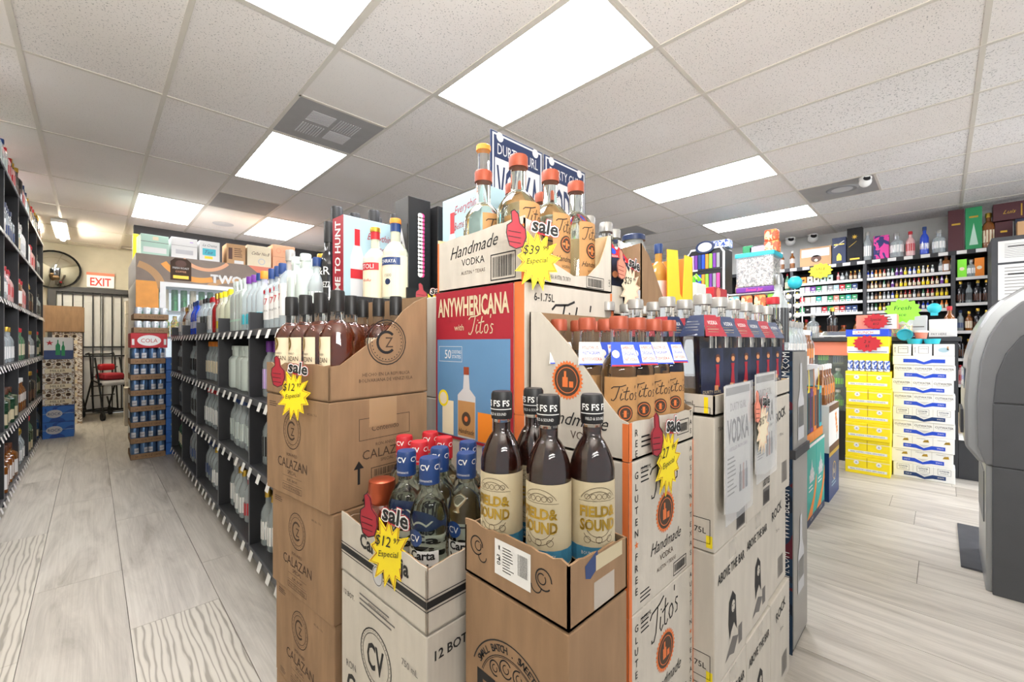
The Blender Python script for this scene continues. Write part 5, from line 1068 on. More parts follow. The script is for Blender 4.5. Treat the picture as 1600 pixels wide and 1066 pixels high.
kind('flask_clear',.2,.045,'g_clear','silver','cream',(.2,.5),nk=.018,name='spirit_bottle',oval=.6); kind('flask_amber',.2,.045,'g_amber','gold','cream',(.2,.5),nk=.018,name='spirit_bottle',oval=.6); kind('flask_blue',.2,.045,'g_clear','blue','blue',(.1,.4),nk=.018,name='spirit_bottle',oval=.6); kind('flask_green',.2,.045,'g_green','white','lime',(.2,.5),nk=.018,name='spirit_bottle',oval=.6); kind('flask_orange',.2,.045,'g_amber','silver','orange',(.02,.2),nk=.018,name='spirit_bottle',oval=.6)
fk={'flask_clear':'clear flask with cream label','flask_amber':'amber flask with gold cap','flask_blue':'clear flask with blue label','flask_green':'green flask with lime label','flask_orange':'amber flask with orange foot'}
for si,z in enumerate((.5,.72,.96)):
    for i in range(18):
        key=rr.choice(list(fk)); put(key,5.45,.27+.125*i-.02,z,-90,'%s in glass counter case, %s shelf, %s from right'%(fk[key],['bottom','middle','upper'][si],ORD[i]),'flasks in the glass counter case')
# floor mats
b=MB(); b.box(4.6,.72,0,5.3,1.9,.012,'mat_floor'); tag(b.build('floor_mat',None,bevel=.003),'dark floor mat at the foot of the glass counter','mat')
b=MB(); b.box(3.25,-.3,0,4.0,.05-.06,.012,'mat_floor'); o=tag(b.build('floor_mat',None,bevel=.003,loc=(.0,-.06,0)),'dark floor mat in front of the cash machine','mat')
# yellow cases
def ycase(d):
    w=.31; d.rect(0,.118,w,.124,'cream'); d.rect(w/2-.002,.06,w/2+.002,.15,'gold'); 
    for u in (.08,.235): d.disc(u,.1,.019,'white'); d.text('A',u,.1,.016,'blue',n=.0012)
    d.rect(.02,.03,w-.02,.052,'white'); d.text('REAL VODKA + REAL LEMONADE',w/2,.041,.011,'ink_grey',w=w-.06,n=.0012)
def xface(o,fn,d):   # draws on the face looking back down the aisle (-X)
    p=MB(); fn(Draw(p,LEFT(d))); p.build('printing',o)
for k in range(6):
    b=MB(); b.box(0,0,0,.4,.31,.153,'yellow_case'); o=tag(b.build('drinks_case',None,bevel=.004,loc=(4.93+.01*(k%2),.315+rr.uniform(-.008,.008),.154*k)),'yellow drinks case with two white dots, %s from floor'%ORD[k],'case','yellow drinks cases'); xface(o,ycase,.31)
b=MB(); b.box(.06,.02,0,.4,.3,.16,'yellow_case'); o=tag(b.build('drinks_case',None,bevel=.003,loc=(4.94,.315,.926)),'yellow carton behind the small blue-white cans','case')
for i in range(5):
    for j in range(2):
        pass
mm=MB(); mm.lathe([(.018,0),(.02,.006),(.02,.085),(.017,.095)],10,'art_blue_white'); mm=mm.mesh('small_can',True)
for i in range(7): tag(link('small_can',mm,None,loc=(4.965,.34+.042*i,.927)),'small blue-white can on the yellow stack, %s from right'%ORD[i],'can','small cans on the yellow stack')
b=MB(); b.box(0,0,0,.32,.29,.15,'yellow_case'); o=tag(b.build('drinks_case',None,bevel=.003,loc=(5.0,.33,1.0875)),'yellow and white case bearing a red starburst, near the top of the stack','case')
xface(o,lambda d:(d.rect(0,0,.29,.06,'white'),d.rect(.005,.01,.13,.016,'blue',n=.001),d.rect(.15,.01,.28,.016,'blue',n=.001)),.29)
b=MB(); b.box(0,0,0,.3,.3,.065,'royal'); o=tag(b.build('candy_box',None,bevel=.003,loc=(5.0,.33,1.239)),'blue candy bar box with white and red lettering on the yellow stack','box'); xface(o,lambda d:(d.rect(.05,.02,.24,.055,'white'),d.text('CRUNCH',.13,.037,.026,'red',w=.13,n=.0012)),.3)
b=MB(); b.box(0,0,0,.25,.28,.13,'salmon'); o=tag(b.build('drinks_case',None,bevel=.003,loc=(5.05,.28,1.306)),'pinkish-white carton behind the upper red starburst','case'); xface(o,lambda d:(d.rect(.17,.0,.28,.13,'paper'),d.lines(.19,.02,.26,.11,4,'salmon')),.28)
def burst_sign(x,y,z,r,mat,txt,label,k=14,sx=1):
    e=empty('starburst_sign',(x,y,z),0,label,'sign'); b=MB(); p=[]
    for i in range(2*k):
        q=(r if i%2==0 else r*.82)*(1+.06*random.random()); a=math.pi*i/k; p.append((q*math.cos(a)*sx,q*math.sin(a)))
    b.prism(p,lambda u,v,n:(-n,-u,v),0,.002,mat); b.build('card',e)
    b=MB(); d=Draw(b,lambda u,v,n:(-n-.002,-u,v)); d.text(txt[0],0,r*.25,r*.35,'ink',w=r*1.1,shear=.2); d.text(txt[1],0,-r*.3,r*.28,'ink',w=r*1.0,shear=.2); b.build('lettering',e); return e
burst_sign(4.985,.475,1.175,.075,'red',('2 x','$5'),'red starburst card on the yellow and white case',sx=1.35)
burst_sign(5.035,.42,1.375,.07,'red',('Special','$12'),'red starburst card above the blue candy bar box',sx=1.25)
burst_sign(5.3,.255,1.475,.11,'lime',('Fresh','ice'),'lime green starburst card above the lottery boxes',sx=1.15)
burst_sign(7.108,1.17,2.17,.105,'yellow',('SALE','10'),'yellow starburst card on the cigarette shelves',sx=1.3,k=12)
# white cases
def wcase(v):
    def f(d):
        w=.385
        d.poly([(.07,.02),(.15,.02),(.2,.006),(.25,.02),(.33,.02),(.33,.052),(.25,.052),(.2,.026),(.15,.052),(.07,.052)],'royal' if v!=1 else 'blue'); d.text('CASE OF',.1,.036,.01,'white',n=.0012,w=.04); d.text('SPIRITS',.3,.036,.01,'white',n=.0012,w=.04)
        d.poly([(.165,.053),(.2,.034),(.235,.053)],'light_grey',n=.001)
        for i in range(3):
            u=.065+.128*i
            if v==0: d.text('CUTWATER',u,.092,.016,'ink_grey',w=.11,bold=.02); d.text('TEQUILA MARGARITA',u,.075,.006,'ink_grey',w=.08)
            elif v==1: d.frame(u-.04,.062,u+.04,.113,.002,'ink_grey'); d.text('CUTWATER',u,.095,.01,'navy',w=.06,bold=.03); d.text('VODKA',u,.078,.01,'navy',w=.05)
            else: d.poly([(u-.0,.075),(u+.04,.078),(u+.035,.1),(u+.01,.095)],'gold'); d.text('MARGARITA',u-.01,.105,.007,'ink_grey',w=.06)
        for i in (1,2): d.rect(.128*i,.055,.128*i+.001,.12,'ink_grey')
    return f
for k,v in enumerate([1,2,2,0,1,0,0,0]):
    b=MB(); b.box(0,0,0,.22,.385,.1225,'white'); o=tag(b.build('drinks_case',None,bevel=.004,loc=(5.1+.008*(k%2),-.075+rr.uniform(-.008,.008),.1235*k)),'white canned-cocktail case with blue chevron, %s from floor'%ORD[k],'case','white cocktail cases'); xface(o,wcase(v),.385)
b=MB(); b.box(0,0,0,.22,.385,.08,'white'); o=tag(b.build('drinks_case',None,bevel=.004,loc=(5.1,-.075,.9885)),'white canned-cocktail case, short one near the stack top','case'); xface(o,lambda d:d.poly([(.07,.02),(.15,.02),(.2,.006),(.25,.02),(.33,.02),(.33,.052),(.25,.052),(.2,.026),(.15,.052),(.07,.052)],'royal'),.385)
for k,(y,w_) in enumerate([(.19,.12),(.06,.12),(-.075,.125)]):
    b=MB(); b.box(0,0,0,.2,w_,.1,'white' if k<2 else 'paper'); o=tag(b.build('can_pack',None,bevel=.003,loc=(5.12,y,1.0695)),'white four-can pack on top of the cocktail cases, %s'%['left','middle','right with blue drawing'][k],'pack')
    xface(o,(lambda d:(d.frame(.035,.02,.1,.08,.003,'ink_grey'),d.text('CUTWATER',.068,.06,.01,'navy',w=.05),d.text('WATER',.015,.05,.01,'navy',rot=90))) if k<2 else (lambda d:(d.disc(.06,.05,.02,'sky',sx=1.6),d.rect(.08,.05,.09,.08,'tan'))),w_)
# turquoise cups and small tub
for (x,y,z,nm) in [(5.2,.17,1.171,'left'),(5.2,.06,1.171,'right')]:
    b=MB(); b.lathe([(.03,0),(.045,.002),(.055,.045),(.05,.045),(.04,.006),(.001,.006)],18,'cyan',capt=False); tag(b.build('bowl',None,True,loc=(x,y,z)),'turquoise plastic bowl on the white packs, %s one'%nm,'bowl')
b=MB(); b.lathe([(.05,0),(.055,.005),(.055,.02),(.045,.02),(.045,.006),(.001,.006)],20,'cyan',T=Matrix.Rotation(R(-70),4,'Y'),capt=False); tag(b.build('lid',None,True,loc=(5.23,.235,1.25)),'round turquoise lid leaning behind the small tub','lid')
e=empty('tub',(5.22,.13,1.217),0,'small red and white ice-cream tub between the turquoise pieces','tub')
b=MB(); b.lathe([(.035,0),(.045,.055)],18,'salmon'); b.build('tub_body',e,True); b=MB(); b.lathe([(.047,.055),(.049,.057),(.049,.07),(.046,.072)],18,'white'); b.build('lid',e,True)
# things on the counter
e=empty('tablet',(5.45,.75,TOP),0,'grey point-of-sale tablet lying tilted on the counter','tablet')
b=MB(); b.box(-.1,-.14,.03,.1,.14,.042,'white',T=Matrix.Rotation(R(-14),4,'Y')); b.build('tablet_body',e,bevel=.003); b=MB(); b.box(-.085,-.125,.0422,.085,.125,.0432,'screen',T=Matrix.Rotation(R(-14),4,'Y')); b.build('screen',e); b=MB(); b.box(-.02,-.05,0,.06,.05,.035,'white'); b.build('stand',e)
b=MB(); b.lathe([(.08,0),(.085,.01),(.085,.15),(.06,.17),(.06,.19)],18,'plastic_film'); o=tag(b.build('candy_jar',None,True,loc=(5.5,.27,TOP+.001)),'clear plastic jar of mixed sweets on the counter','jar')
b=MB(); b.lathe([(.001,.004),(.08,.004),(.08,.12),(.001,.13)],16,'art_candy'); b.build('sweets',o)
for (y,w_,h,nm,c) in [(.095,.2,.2,'taller left one with blue strip','light_grey'),(-.095,.18,.16,'right one with white arc badge','white')]:
    b=MB(); b.box(0,0,0,.15,w_,h,c); o=tag(b.build('white_box',None,bevel=.006,loc=(5.48,y,TOP+.001)),'pale plastic counter box, %s'%nm,'box')
    xface(o,(lambda d:(d.rect(.02,.09,.18,.1,'ink_grey'),d.rect(.02,.01,.18,.05,'blue'),d.disc(.05,.03,.012,'white',n=.001),d.disc(.15,.03,.012,'white',n=.001))) if w_==.2 and y>0 else (lambda d:(d.rect(.0,.0,.13,.05,'white'),d.text('PAY HERE',.065,.025,.02,'ink_grey',w=.1,n=.0012))),w_)
b=MB(); b.sphere((0,0,.05),.05,'cyan',14); b.cbox((0,0,.0),(.05,.05,.03),'cyan'); tag(b.build('webcam',None,True,loc=(5.56,.05,TOP+.215)),'round sky-blue gadget above the pale counter boxes','gadget')
put('amber_red',5.75,-.05,TOP,-90,'amber bottle with red cap at the right end of the counter')
kind('jug_dark',.2,.06,'g_amber','copper','white',(.15,.5),nk=.025,name='liqueur_jug',sh=.5,ns=.72)
for i in range(5): put(['round_clear','jug_dark','jug_dark','round_clear','dark_rum'][i],5.6,1.5-.17*i,TOP,-90,'%s on the counter behind the tablet, %s from left'%(['round clear jug','dark jug with white label','dark jug with orange label','clear jug','dark bottle'][i],ORD[i]))
# snack tower at the left end of the counter
e=empty('snack_rack',(5.30,1.22,TOP),0,'tall snack shelf rack at the left end of the counter under the tin jar','rack')
b=MB()
for z in (.0,.17,.34,.5): b.box(0,0,z,.25,.55,z+.012,'metal_white')
b.build('shelf',e); b=MB()
for yy in (0,.54): b.box(0,yy,0,.012,yy+.012,.52,'metal_white')
b.build('rack_frame',e)
for zi,z in enumerate((.012,.182,.352)):
    for i in range(4):
        c=['art_snack2','art_snack1','art_snack1','lime'][i] if zi!=1 else ['art_snack2','art_snack2','art_snack1','orange'][i]
        b=MB(); b.box(0,0,0,.04,.115,.135,c); tag(b.build('snack_pack',None,bevel=.012,loc=(5.32,1.65-.135*i,TOP+z+.001)),'coloured snack packet on the counter rack, %s shelf, %s from left'%(['bottom','middle','top'][zi],ORD[i]),'snack','snack packets on the counter rack')
e=empty('tin_jar',(5.45,1.48,TOP+.515),0,'large clear countertop dispenser packed with small tins, purple base and blue rim','dispenser')
b=MB(); b.box(-.17,-.19,0,.17,.19,.06,'purple'); b.build('base',e,bevel=.01); b=MB(); b.box(-.16,-.18,.061,.16,.18,.39,'art_tins'); b.build('tins',e,bevel=.02); b=MB(); b.box(-.175,-.19,.061,.175,.19,.45,'plastic_film'); b.build('clear_wall',e,bevel=.02)
b=MB(); b.box(-.18,-.2,.4,.18,.2,.45,'cyan'); b.build('rim',e,bevel=.01)
b=MB(); d=Draw(b,LEFT(0,-.17)); vs,fs,x0,x1=textgeo('Sweet Jar',.2,.02); b.add([(-.171,-(x-(x0+x1)/2)*.045,.015+y*.045) for x,y in vs],fs,'pink'); b.build('lettering',e)
for (y,w_,h,c,nm) in [(1.34,.14,.12,'art_snack1','orange biscuit box with script lettering'),(1.47,.16,.08,'lilac','flat lilac box beside the biscuit box'),(1.6,.1,.1,'green','green lidded box at the left')]:
    b=MB(); b.box(0,0,0,.12,w_,h,c); tag(b.build('snack_box',None,bevel=.008,loc=(5.38,y-.07,TOP+.966)),'%s on top of the tin dispenser'%nm,'box')
b=MB(); b.box(0,0,0,.12,.13,.13,'art_snack1'); tag(b.build('snack_box',None,bevel=.02,loc=(5.38,1.28,TOP+.966+.121)),'upper orange snack bag on top of the tin dispenser','box')
# vape display cabinet with white rounded frame
e=empty('display_cabinet',(5.28,1.80,TOP),0,'black cabinet with rounded white frame and colourful slim boxes','cabinet')
b=MB(); b.box(0,0,0,.3,.42,1.08,'black'); b.build('cabinet_body',e,bevel=.02)
b=MB(); b.tube([(-.01,.0,0),(-.01,.0,1.02),(-.01,.04,1.08),(-.01,.38,1.08),(-.01,.42,1.02),(-.01,.42,0)],.014,'metal_white'); b.build('white_frame',e,True)
b=MB(); b.lathe([(.001,.004),(.075,.004),(.075,-.01)],20,'navy',T=Matrix.Translation((-.02,.21,1.1))@Matrix.Rotation(R(-90),4,'Y')@Matrix.Scale(1.5,4,(0,1,0))); b.lathe([(.001,.005),(.055,.005)],20,'light_grey',T=Matrix.Translation((-.0215,.21,1.1))@Matrix.Rotation(R(-90),4,'Y')@Matrix.Scale(1.5,4,(0,1,0)),capt=False); b.build('logo_plate',e)
for r_ in range(4):
    z=.12+.24*r_
    b=MB(); b.box(-.012,.02,z-.014,.0,.4,z,'charcoal'); b.box(-.014,.3,z-.02,-.012,.38,z+.005,'white'); b.build('shelf_lip',e)
    cs=['purple','lilac','pink','grey','purple','lime','orange','royal','blue']
    for i in range(8): b=MB(); b.box(-.012,0,0,.0,.034,.17,cs[(i+r_)%9]); tag(b.build('vape_box',None,loc=(5.266,1.84+.043*i,TOP+z+.002)),'slim %s box in the white-framed cabinet, %s row, %s from right'%(cs[(i+r_)%9],ORD[r_],ORD[i]),'box','slim boxes in the white-framed cabinet')
b=MB(); b.box(0,0,0,.15,.2,.09,'art_blue_white'); tag(b.build('snack_box',None,loc=(5.36,1.72-.1+.16,TOP+1.09)),'blue-white box on top of the white-framed cabinet','box')
# hanging toys, fruit sweets and lighter cup
e=empty('toy_hanger',(5.30,1.03,TOP),0,'clear upright rack of small black and white plush toys','rack')
b=MB(); b.tube([(0,-.0,0),(0,0,.5)],.006,'metal_white'); b.tube([(0,.16,0),(0,.16,.5)],.006,'metal_white'); b.tube([(0,0,.5),(0,.16,.5)],.006,'metal_white'); b.box(-.02,-.02,0,.1,.18,.01,'metal_white'); b.build('rack_frame',e,True)
for r_ in range(4):
    for c_ in range(2):
        o=empty('plush_toy',(5.29,1.07+.08*c_,TOP+.14+.1*r_),0,'small black and white plush toy, row %s, %s'%(ORD[r_],['right','left'][c_]),'toy','small plush toys on the rack')
        b=MB(); b.sphere((0,0,0),.03,'white',10,1.1); b.build('body',o,True); b=MB(); b.sphere((0,0,.032),.024,'black',10,.8); b.build('head',o,True); b=MB(); b.sphere((-.022,0,.028),.007,'yellow',6); b.build('beak',o,True)
for i in range(4): 
    b=MB(); b.sphere((0,0,0),.036,'yellow' if i%2 else 'lime',12); tag(b.build('toy_ball',None,True,loc=(5.28,1.0+.07*i,TOP+.037)),'%s toy ball on the counter edge, %s from right'%('yellow' if i%2 else 'lime green',ORD[i]),'ball')
for i in range(9):
    c=['pink','royal','orange','red','cyan','lime','purple','white','yellow'][i]; b=MB(); b.tube([(0,0,0),(0,(i-4)*.006,.3)],.009,c); tag(b.build('novelty_stick',None,True,loc=(5.2,1.32+.022*i,TOP-.1+.11)),'%s novelty stick in the counter bunch'%c,'stick')
b=MB(); b.lathe([(.11,0),(.12,.0),(.12,.06)],16,'light_grey'); tag(b.build('cup',None,True,loc=(5.44,1.1,TOP+.511)) if False else b.build('cup',None,True,loc=(5.2,1.41,TOP-.06)),'grey cup holding the coloured novelty sticks','cup')
b=MB(); b.sphere((0,0,0),.07,'cyan',16); tag(b.build('toy_ball',None,True,loc=(5.42,1.12,TOP+.6)),'larger sky-blue ball above the plush toys','ball'); b=MB(); b.tube([(5.42,1.12,TOP),(5.42,1.12,TOP+.53)],.006,'metal_white'); tag(b.build('ball_stand',None),'thin stand carrying the sky-blue ball','stand')
for i in range(4): put('clear_blue',4.3+.12*i,.85,.9815,-40,'teal-capped bottle beyond the black rack, %s from left'%ORD[i])
b=MB(); b.box(4.3,.99,0,4.75,1.3,.98,'white'); tag(b.build('floor_display',None),'tall white display block beyond the flower stand','display')
b=MB(); b.box(4.3,.79,0,4.75,.985,.98,'light_grey'); tag(b.build('floor_display',None),'tall grey display block beyond the flower stand','display')
# ================================================================ LIQUOR WALL BEHIND THE COUNTER
we=empty('liquor_shelving',(7.12,-.55,0),0,'tall black back-wall shelving with cigarettes, miniatures and bottles','shelving')
YW=[-.55+.55*0,-.096+.55,.695+.55,1.50+.55]; b=MB(); b.box(.42,0,0,.44,2.1+2.6,2.22,'shelf_black'); b.build('back_panel',we)
for y in (.0,.13,.44,1.235,2.045,2.9,3.8,4.68):
    b=MB(); b.box(0,y,0,.42,y+.035,2.22,'charcoal'); b.build('divider',we)
def wshelf(y0,y1,z,strip=True):
    b=MB(); b.box(0,y0,z-.02,.42,y1,z,'charcoal'); b.build('shelf',we)
    if strip: b=MB(); b.box(-.006,y0+.005,z-.03,0,y1-.005,z+.004,'paper'); b.build('price_strip',we)
MZ=[1.586,1.73,1.872,2.014]
for y0,y1 in ((.475,1.235),(1.27,2.045)):
    for z in MZ: wshelf(y0,y1,z)
    wshelf(y0,y1,1.22,False)
for z in (.7,1.0,1.318,1.637,1.934): wshelf(.165,.44,z)
for y0,y1 in ((2.08,2.9),(2.935,3.8),(3.835,4.68)):
    for z in (.6,.95,1.3,1.65,1.93): wshelf(y0,y1,z)
b=MB(); b.box(-.004,0,2.2,.44,4.7,2.25,'shelf_black'); b.build('top_board',we)
for k in range(14):
    b=MB(); b.box(-.008,.2+.15*k,2.205,-.004,.28+.15*k,2.245,'paper'); b.build('price_tag',we)
# miniatures
mk=[('m_clear','g_clear','white','white','clear'),('m_blue','g_blue','silver','white','blue'),('m_amber','g_amber','gold','cream','amber'),('m_dark','brown','black','tan','dark'),('m_red','g_red','red','cream','red'),('m_green','g_green','green','white','green'),('m_gold','g_gold','gold','yellow','gold'),('m_orange','orange','orange','cream','orange'),('m_purple','g_lilac','purple','purple','purple')]
for k_,g_,c_,l_,_ in mk: single(k_,.1,.0135,g_,c_,l_)
seqs=[['m_blue','m_blue','m_orange','m_orange','m_red','m_clear','m_green','m_purple','m_purple','m_gold','m_blue','m_blue','m_gold','m_clear','m_amber','m_clear','m_blue','m_blue','m_blue'],['m_dark','m_amber','m_amber','m_dark','m_green','m_dark','m_purple','m_dark','m_gold','m_gold','m_amber','m_red','m_red','m_gold','m_gold','m_red','m_amber','m_purple','m_gold'],['m_clear','m_clear','m_dark','m_amber','m_clear','m_clear','m_blue','m_gold','m_amber','m_red','m_red','m_clear','m_dark','m_green','m_red','m_red','m_gold','m_gold','m_gold'],['m_clear','m_clear','m_green','m_gold','m_amber','m_clear','m_clear','m_dark','m_green','m_dark','m_dark','m_red','m_purple','m_blue','m_blue','m_clear','m_dark','m_orange','m_orange']]
dm={k_:n_ for k_,_,_,_,n_ in mk}
for ri,z in enumerate(MZ[::-1]):
    ks=seqs[ri]; n_=len(ks) if ri else 16
    for i in range(n_): put1(ks[i],7.15,.672-.0395*i,z,-90,'%s miniature bottle, %s miniature row from top, %s from left'%(dm[ks[i]],ORD[ri],ORD[i]),'miniature bottles on the back wall')
for i,(k_,s_) in enumerate((('clear_silver',.6),('tequila_gold',.75),('clear_orange',.6))): put(k_,7.17,.01-.045*i-.0,2.014,-90,'%s at the right end of the top miniature row'%['small clear half bottle','round gold half bottle','small orange-capped half bottle'][i],s=s_*.9)
# cigarette packs
pc_=[['mint','lilac','purple','green','mint','grey','sky','red','green','blue'],['red','cream','cream','teal','white','green','salmon','green','teal','green'],['green','black','white','light_grey','red','green','salmon','red','blue','blue']]
pm_={}
for ri,z in enumerate((1.872,1.73,1.586)):
    for i in range(10):
        c=pc_[ri][i]
        if c not in pm_:
            b=MB(); b.box(0,0,0,.025,.056,.088,'white' if c not in('black','white') else c); d=Draw(b,LEFT(.056)); d.rect(0,.03,.056,.088,c); d.rect(.012,.01,.044,.022,c); d.rect(.015,.05,.041,.065,'white',n=.001); pm_[c]=b.mesh('cigarette_pack')
        o=link('cigarette_pack',pm_[c],None,loc=(7.13,1.36-.0645*i-.0,z+.001)); tag(o,'%s cigarette pack, %s row from top, %s from left'%(c.replace('_',' '),ORD[ri],ORD[i]),'pack','cigarette packs on the back wall')
for i in range(6):
    c=['orange','orange','cream','cream','mint','mint'][i]; b=MB(); b.box(0,0,0,.03,.062,.09,c); Draw(b,LEFT(.062)).disc(.031,.045,.014,'ink_brown'); tag(b.build('tobacco_pack',None,loc=(7.13,1.415-.075*i,2.0145)),'%s tobacco pack with dark dot, %s from left on the upper row'%(c,ORD[i]),'pack','tobacco packs on the upper row')
for i in range(6): put(['pink','round_clear','clear_dark','amber','amber','clear_yellow'][i],7.17,.985-.045*i,2.014,-90,'small bottle right of the tobacco packs on the upper row, %s from left'%ORD[i],s=.42)
# bottles under the cigarettes and right bays
for i in range(5): put('jug_dark' if i%2 else 'amber_red',7.2,1.35-.14*i,1.22,-90,'dark bottle on the wall shelf under the cigarettes, %s from left'%ORD[i])
rk={1.934:['lime','x','orange'],1.637:['dark_rum','clear_dark','dark_rum','dark_rum'],1.318:['clear_bluelab','amber','dark_rum','clear_yellow'],1.0:['dark_rum','amber','green'],.7:['pink','amber','dark_rum']}
for z,ks in rk.items():
    for i,k_ in enumerate(ks):
        y=-.15-.068*i*(1.0)
        if k_ in('lime','orange'):
            b=MB(); b.box(0,0,0,.1,.075,.21,k_); o=tag(b.build('gift_box',None,bevel=.002,loc=(7.14,y-.05,z+.001)),'%s gift box in the narrow right wall bay'%('lime green' if k_=='lime' else 'bright orange'),'box'); xface(o,lambda d:d.disc(.037,.1,.02,'cream'),.075)
        elif k_=='x': put('round_clear',7.17,-.235,z,-90,'round clear bottle between lime and orange gift boxes',s=.8)
        else: put(k_,7.16,y,z,-90,'%s in narrow right wall bay, %s level, %s from left'%(k_.replace('_',' ').replace('clear','pale'),{1.637:'upper',1.318:'middle',1.0:'low',.7:'lowest'}[z],ORD[i]),s=.8)
rr=random.Random(9)
for bi,(y0,y1) in enumerate(((1.55,2.3),(2.42,3.2),(3.32,4.1))):
    for si,z in enumerate((1.3,1.65,1.93)):
        for i in range(6): 
            key=rr.choice(ck); put(key,7.2,y0+.03+(y1-y0-.08)*i/5,z,-90,'bottle on the far-left wall bay %s, shelf %s, %s from right'%(ORD[bi],ORD[si],ORD[i]),'bottles on the far-left wall bays',s=.85)
# big items on the top board: y from left (1.55) to right (-.5)
TB=2.2515
def tbox(y,w_,h,c,label,fn=None,dep=.1,x=7.16):
    b=MB(); b.box(0,0,0,dep,w_,h,c); o=tag(b.build('gift_box',None,bevel=.003,loc=(x,y-w_,TB)),label,'box')
    if fn: xface(o,fn,w_)
    return o
for i in range(3): put('whisky_amber',7.2,1.95-.13*i-.17,TB,-90,'amber bottle with cream label at the left of the top board, %s from left'%ORD[i],s=.85)
tbox(1.42,.36,.26,'tan','framed tan and white picture box with oval portrait shape on the top board',lambda d:(d.rect(.02,.13,.34,.24,'paper'),d.disc(.19,.1,.05,'brown',sx=1.2),d.disc(.19,.08,.02,'cream',n=.001)))
tbox(1.05,.15,.35,'navy','dark blue gift box with diagonal gold script, shorter one',lambda d:(d.rect(.02,.25,.13,.262,'gold'),d.line([(.02,.22),(.13,.3)],.012,'light_grey'),d.poly([(.05,.04),(.1,.04),(.1,.1),(.075,.14),(.05,.1)],'gold')))
tbox(.89,.16,.45,'ink','taller slate blue gift box beside the shorter one',lambda d:(d.burst(.08,.33,.035,.012,8,'gold'),d.rect(.03,.03,.13,.05,'gold'),d.line([(.02,.2),(.1,.27)],.004,'gold')))
put('clear_silver',7.2,.68,TB,-90,'slim clear bottle with silver cap right of the slate gift box',s=1.25)
tbox(.62,.15,.3,'art_pink_wave','pink and navy patterned gift box on the top board')
for i,(k_,nm,s_) in enumerate([('round_clear','white and blue patterned ceramic-looking bottle',1.3),('pink','pale pink frosted bottle',1.15),('blue_glass','deep blue bottle',1.15),('round_clear','round cream-labelled bottle',1.15)]): put(k_,7.2,.4-.125*i,TB,-90,'%s on the top board'%nm,s=s_*.95)
tbox(-.07-.03+.05,.13,.48,'wine','tall plum-brown gift box on the top board',lambda d:d.rect(.03,.3,.1,.32,'gold'))
tbox(-.19,.13,.48,'green','tall green gift box with pale triangle print',lambda d:(d.poly([(.03,.05),(.1,.05),(.065,.3)],'mint'),d.rect(.03,.36,.1,.38,'gold')))
put('amber',7.2,-.37,TB,-90,'tall amber bottle right of the green gift box',s=1.4)
tbox(-.415,.13,.27,'wine','dark plum small gift box under the lying box',lambda d:d.rect(.04,.15,.09,.17,'gold'))
# right end beyond, nearer cabinet with taped notices
e=empty('notice_cabinet',(6.05,-1.05,0),0,'black cabinet end with taped paper notices at the right edge','cabinet')
b=MB(); b.box(0,0,0,.5,.72,2.17,'charcoal'); b.build('cabinet_body',e)
for (z,h,nm) in ((1.93,.2,0),(1.56+.02,.33,1)):
    b=MB(); b.box(-.004,.02,z,-.001,.68,z+h,'paper'); d=Draw(b,LEFT(.68,-.004)); d.lines(.04,.03+z,.6,z+h-.03,9,'ink_grey',t=.2); d.rect(.06,z+h*.7,.3,z+h*.74,'ink') ; b.build('notice',e)
b=MB(); b.box(-.06,.02,1.2,-.006,.7,1.54,'peach'); d=Draw(b,LEFT(.7,-.06))
for i in range(8):
    for j in range(4): d.rect(.03+.08*i,1.23+.08*j,.08+.08*i,1.27+.08*j,'cream')
b.build('snack_panel',e)
kk=[('wine',.45,.22,.28,0,'plum box lying across the top right'),('tan',.25,.28,.3,.0,'tan wooden gift box with round hole'),('wine',.2,.25,.2,0,'open red gift box with small bottle'),('photo_dark',.4,.33,.36,0,'large grey gift box wrapped in clear film with gold leaf print'),('purple',.3,.45,.3,0,'purple gift box at the far right edge')]
b=MB(); b.box(6.62,-2.1,2.12,7.2,-.56,2.16,'charcoal'); tag(b.build('wall_shelf',None),'dark board carrying the wrapped gift boxes at top right','shelf')
y=-.5
for (x,y0,w_,h,c,nm) in [(7.13,-.55,.01,.0,'x','')]: pass
tb=[(6.95,-.58,.22,.3,'tan',kk[1][5],lambda d:(d.disc(.11,.13,.035,'brown'),d.disc(.11,.13,.02,'ink',n=.001))),(6.93,-.83,.17,.27,'deep_red',kk[2][5],lambda d:d.rect(.05,.03,.12,.2,'gold')),(6.85,-1.03,.33,.3,'grey',kk[3][5],lambda d:(d.burst(.15,.18,.07,.02,7,'gold'),d.text('1888',.1,.08,.03,'gold'))),(6.85,-1.42,.35,.36,'purple',kk[4][5],lambda d:d.text('ROYAL',.1,.25,.04,'gold'))]
for (x,y0,w_,h,c,nm,fn) in tb:
    b=MB(); b.box(0,0,0,.12,w_,h,c); o=tag(b.build('gift_box',None,bevel=.003,loc=(x,y0-w_+.02,2.161)),nm,'box'); xface(o,fn,w_)
    if c=='grey': b=MB(); b.box(-.01,-.01,0,.13,.34,.31,'plastic_film'); b.build('clear_wrap',o,bevel=.02)
b=MB(); b.box(0,0,0,.14,.42,.19,'wine'); o=tag(b.build('gift_box',None,bevel=.003,loc=(7.14,-.82,2.53)),'plum box lying flat on the two smaller gift boxes','box'); xface(o,lambda d:(d.script('Luis',.12,.09,.04,'gold'),d.rect(.2,.03,.21,.16,'gold'),d.disc(.33,.1,.02,'white')),.42)
b=MB(); b.box(7.14,-.80,2.252,7.26,-.56,2.528,'photo_dark'); tag(b.build('gift_box',None,bevel=.003),'dark gift box propping the lying plum box','box')

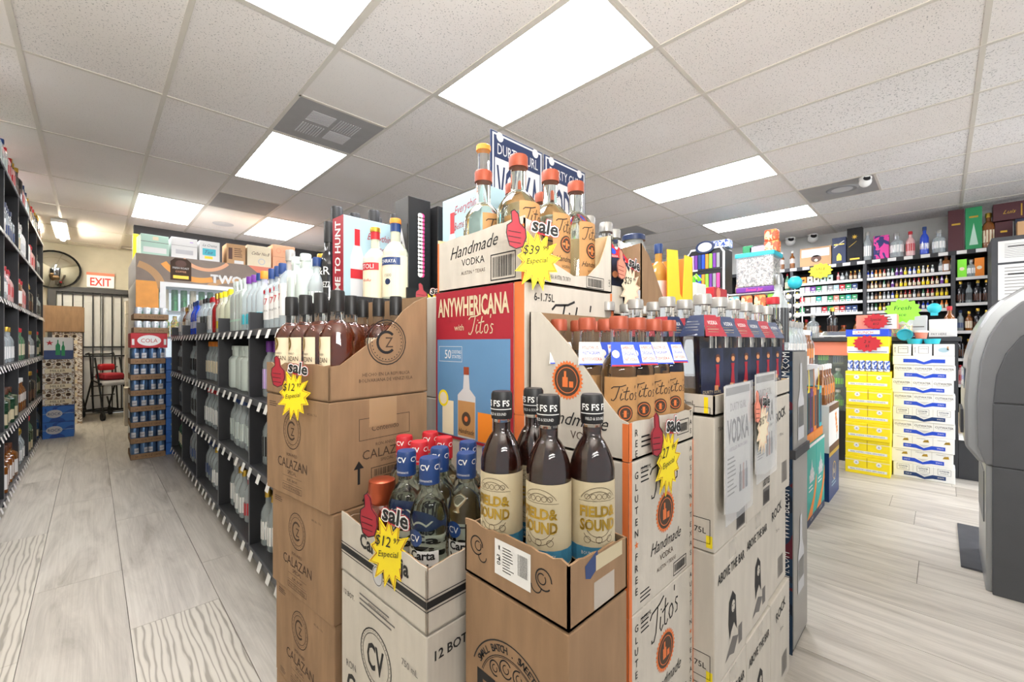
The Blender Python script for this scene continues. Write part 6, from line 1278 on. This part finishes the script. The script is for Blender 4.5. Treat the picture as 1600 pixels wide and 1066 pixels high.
# ================================================================ CASH MACHINE
ae=empty('cash_machine',(3.0,-.167,0),0,'tall grey cash machine with curved silver front at the right edge','cash machine')
P=lambda t0: (lambda u,v,n:(t0+n,u,v))
head=[(0,.602),(.04,.602),(.088,.675),(.09,.905),(.078,1.106),(.06,1.19),(.042,1.259),(.012,1.325),(-.03,1.385),(-.09,1.435),(-.17,1.47),(-.27,1.485),(-.62,1.49),(-.62,.602)]
b=MB(); b.prism(head,P(0),.05,.6,'atm_silver'); b.build('head_shell',ae,bevel=.012)
side=[(0,.602),(.022,.602),(.045,.68),(.048,.905),(.036,1.09),(.01,1.21),(-.03,1.3),(-.09,1.37),(-.17,1.41),(-.27,1.425),(-.62,1.43),(-.62,.602)]
b=MB(); b.prism(side,P(0),.012,.05,'atm_mid'); b.build('side_trim',ae,bevel=.006)
inner=[(-.0,.602),(-.002,.9),(-.012,1.03),(-.04,1.13),(-.085,1.21),(-.15,1.27),(-.24,1.3),(-.62,1.31),(-.62,.905),(-.62,.602)]
b=MB(); b.prism([p for p in inner if p[1]>=.9],P(0),0,.02,'atm_dark'); b.build('side_panel',ae,bevel=.004)
b=MB(); b.prism([(0,.602),(-.001,.896),(-.62,.896),(-.62,.602)],P(0),0,.02,'atm_dark'); b.build('side_panel',ae,bevel=.004)
b=MB(); b.box(0,-.62,0,.03,0,.6,'atm_dark'); b.build('pedestal_side',ae,bevel=.003)
b=MB(); b.box(.03,-.62,0,.57,.02,.6,'atm_silver'); b.build('pedestal',ae,bevel=.004)
b=MB(); b.box(.12,.02,.3,.5,.024,.55,'atm_mid'); b.build('door_panel',ae,bevel=.003)
b=MB(); b.box(.15,.085,.95,.5,.0895,1.05,'screen'); b.build('screen',ae)
b=MB(); b.box(.18,.089,.72,.45,.1,.84,'charcoal'); b.build('keypad',ae)
# ---------------------------------------------------------------- label check
seen={}
for o in bpy.data.objects:
    if o.parent is None and 'label' in o: seen.setdefault(o['label'],[]).append(o)
for l,os_ in seen.items():
    if len(os_)>1: print('DUPLABEL',l,len(os_),[o.name for o in os_][:3])
    n_=len(l.split())
    if n_<4 or n_>16: print('LABELLEN',n_,l)
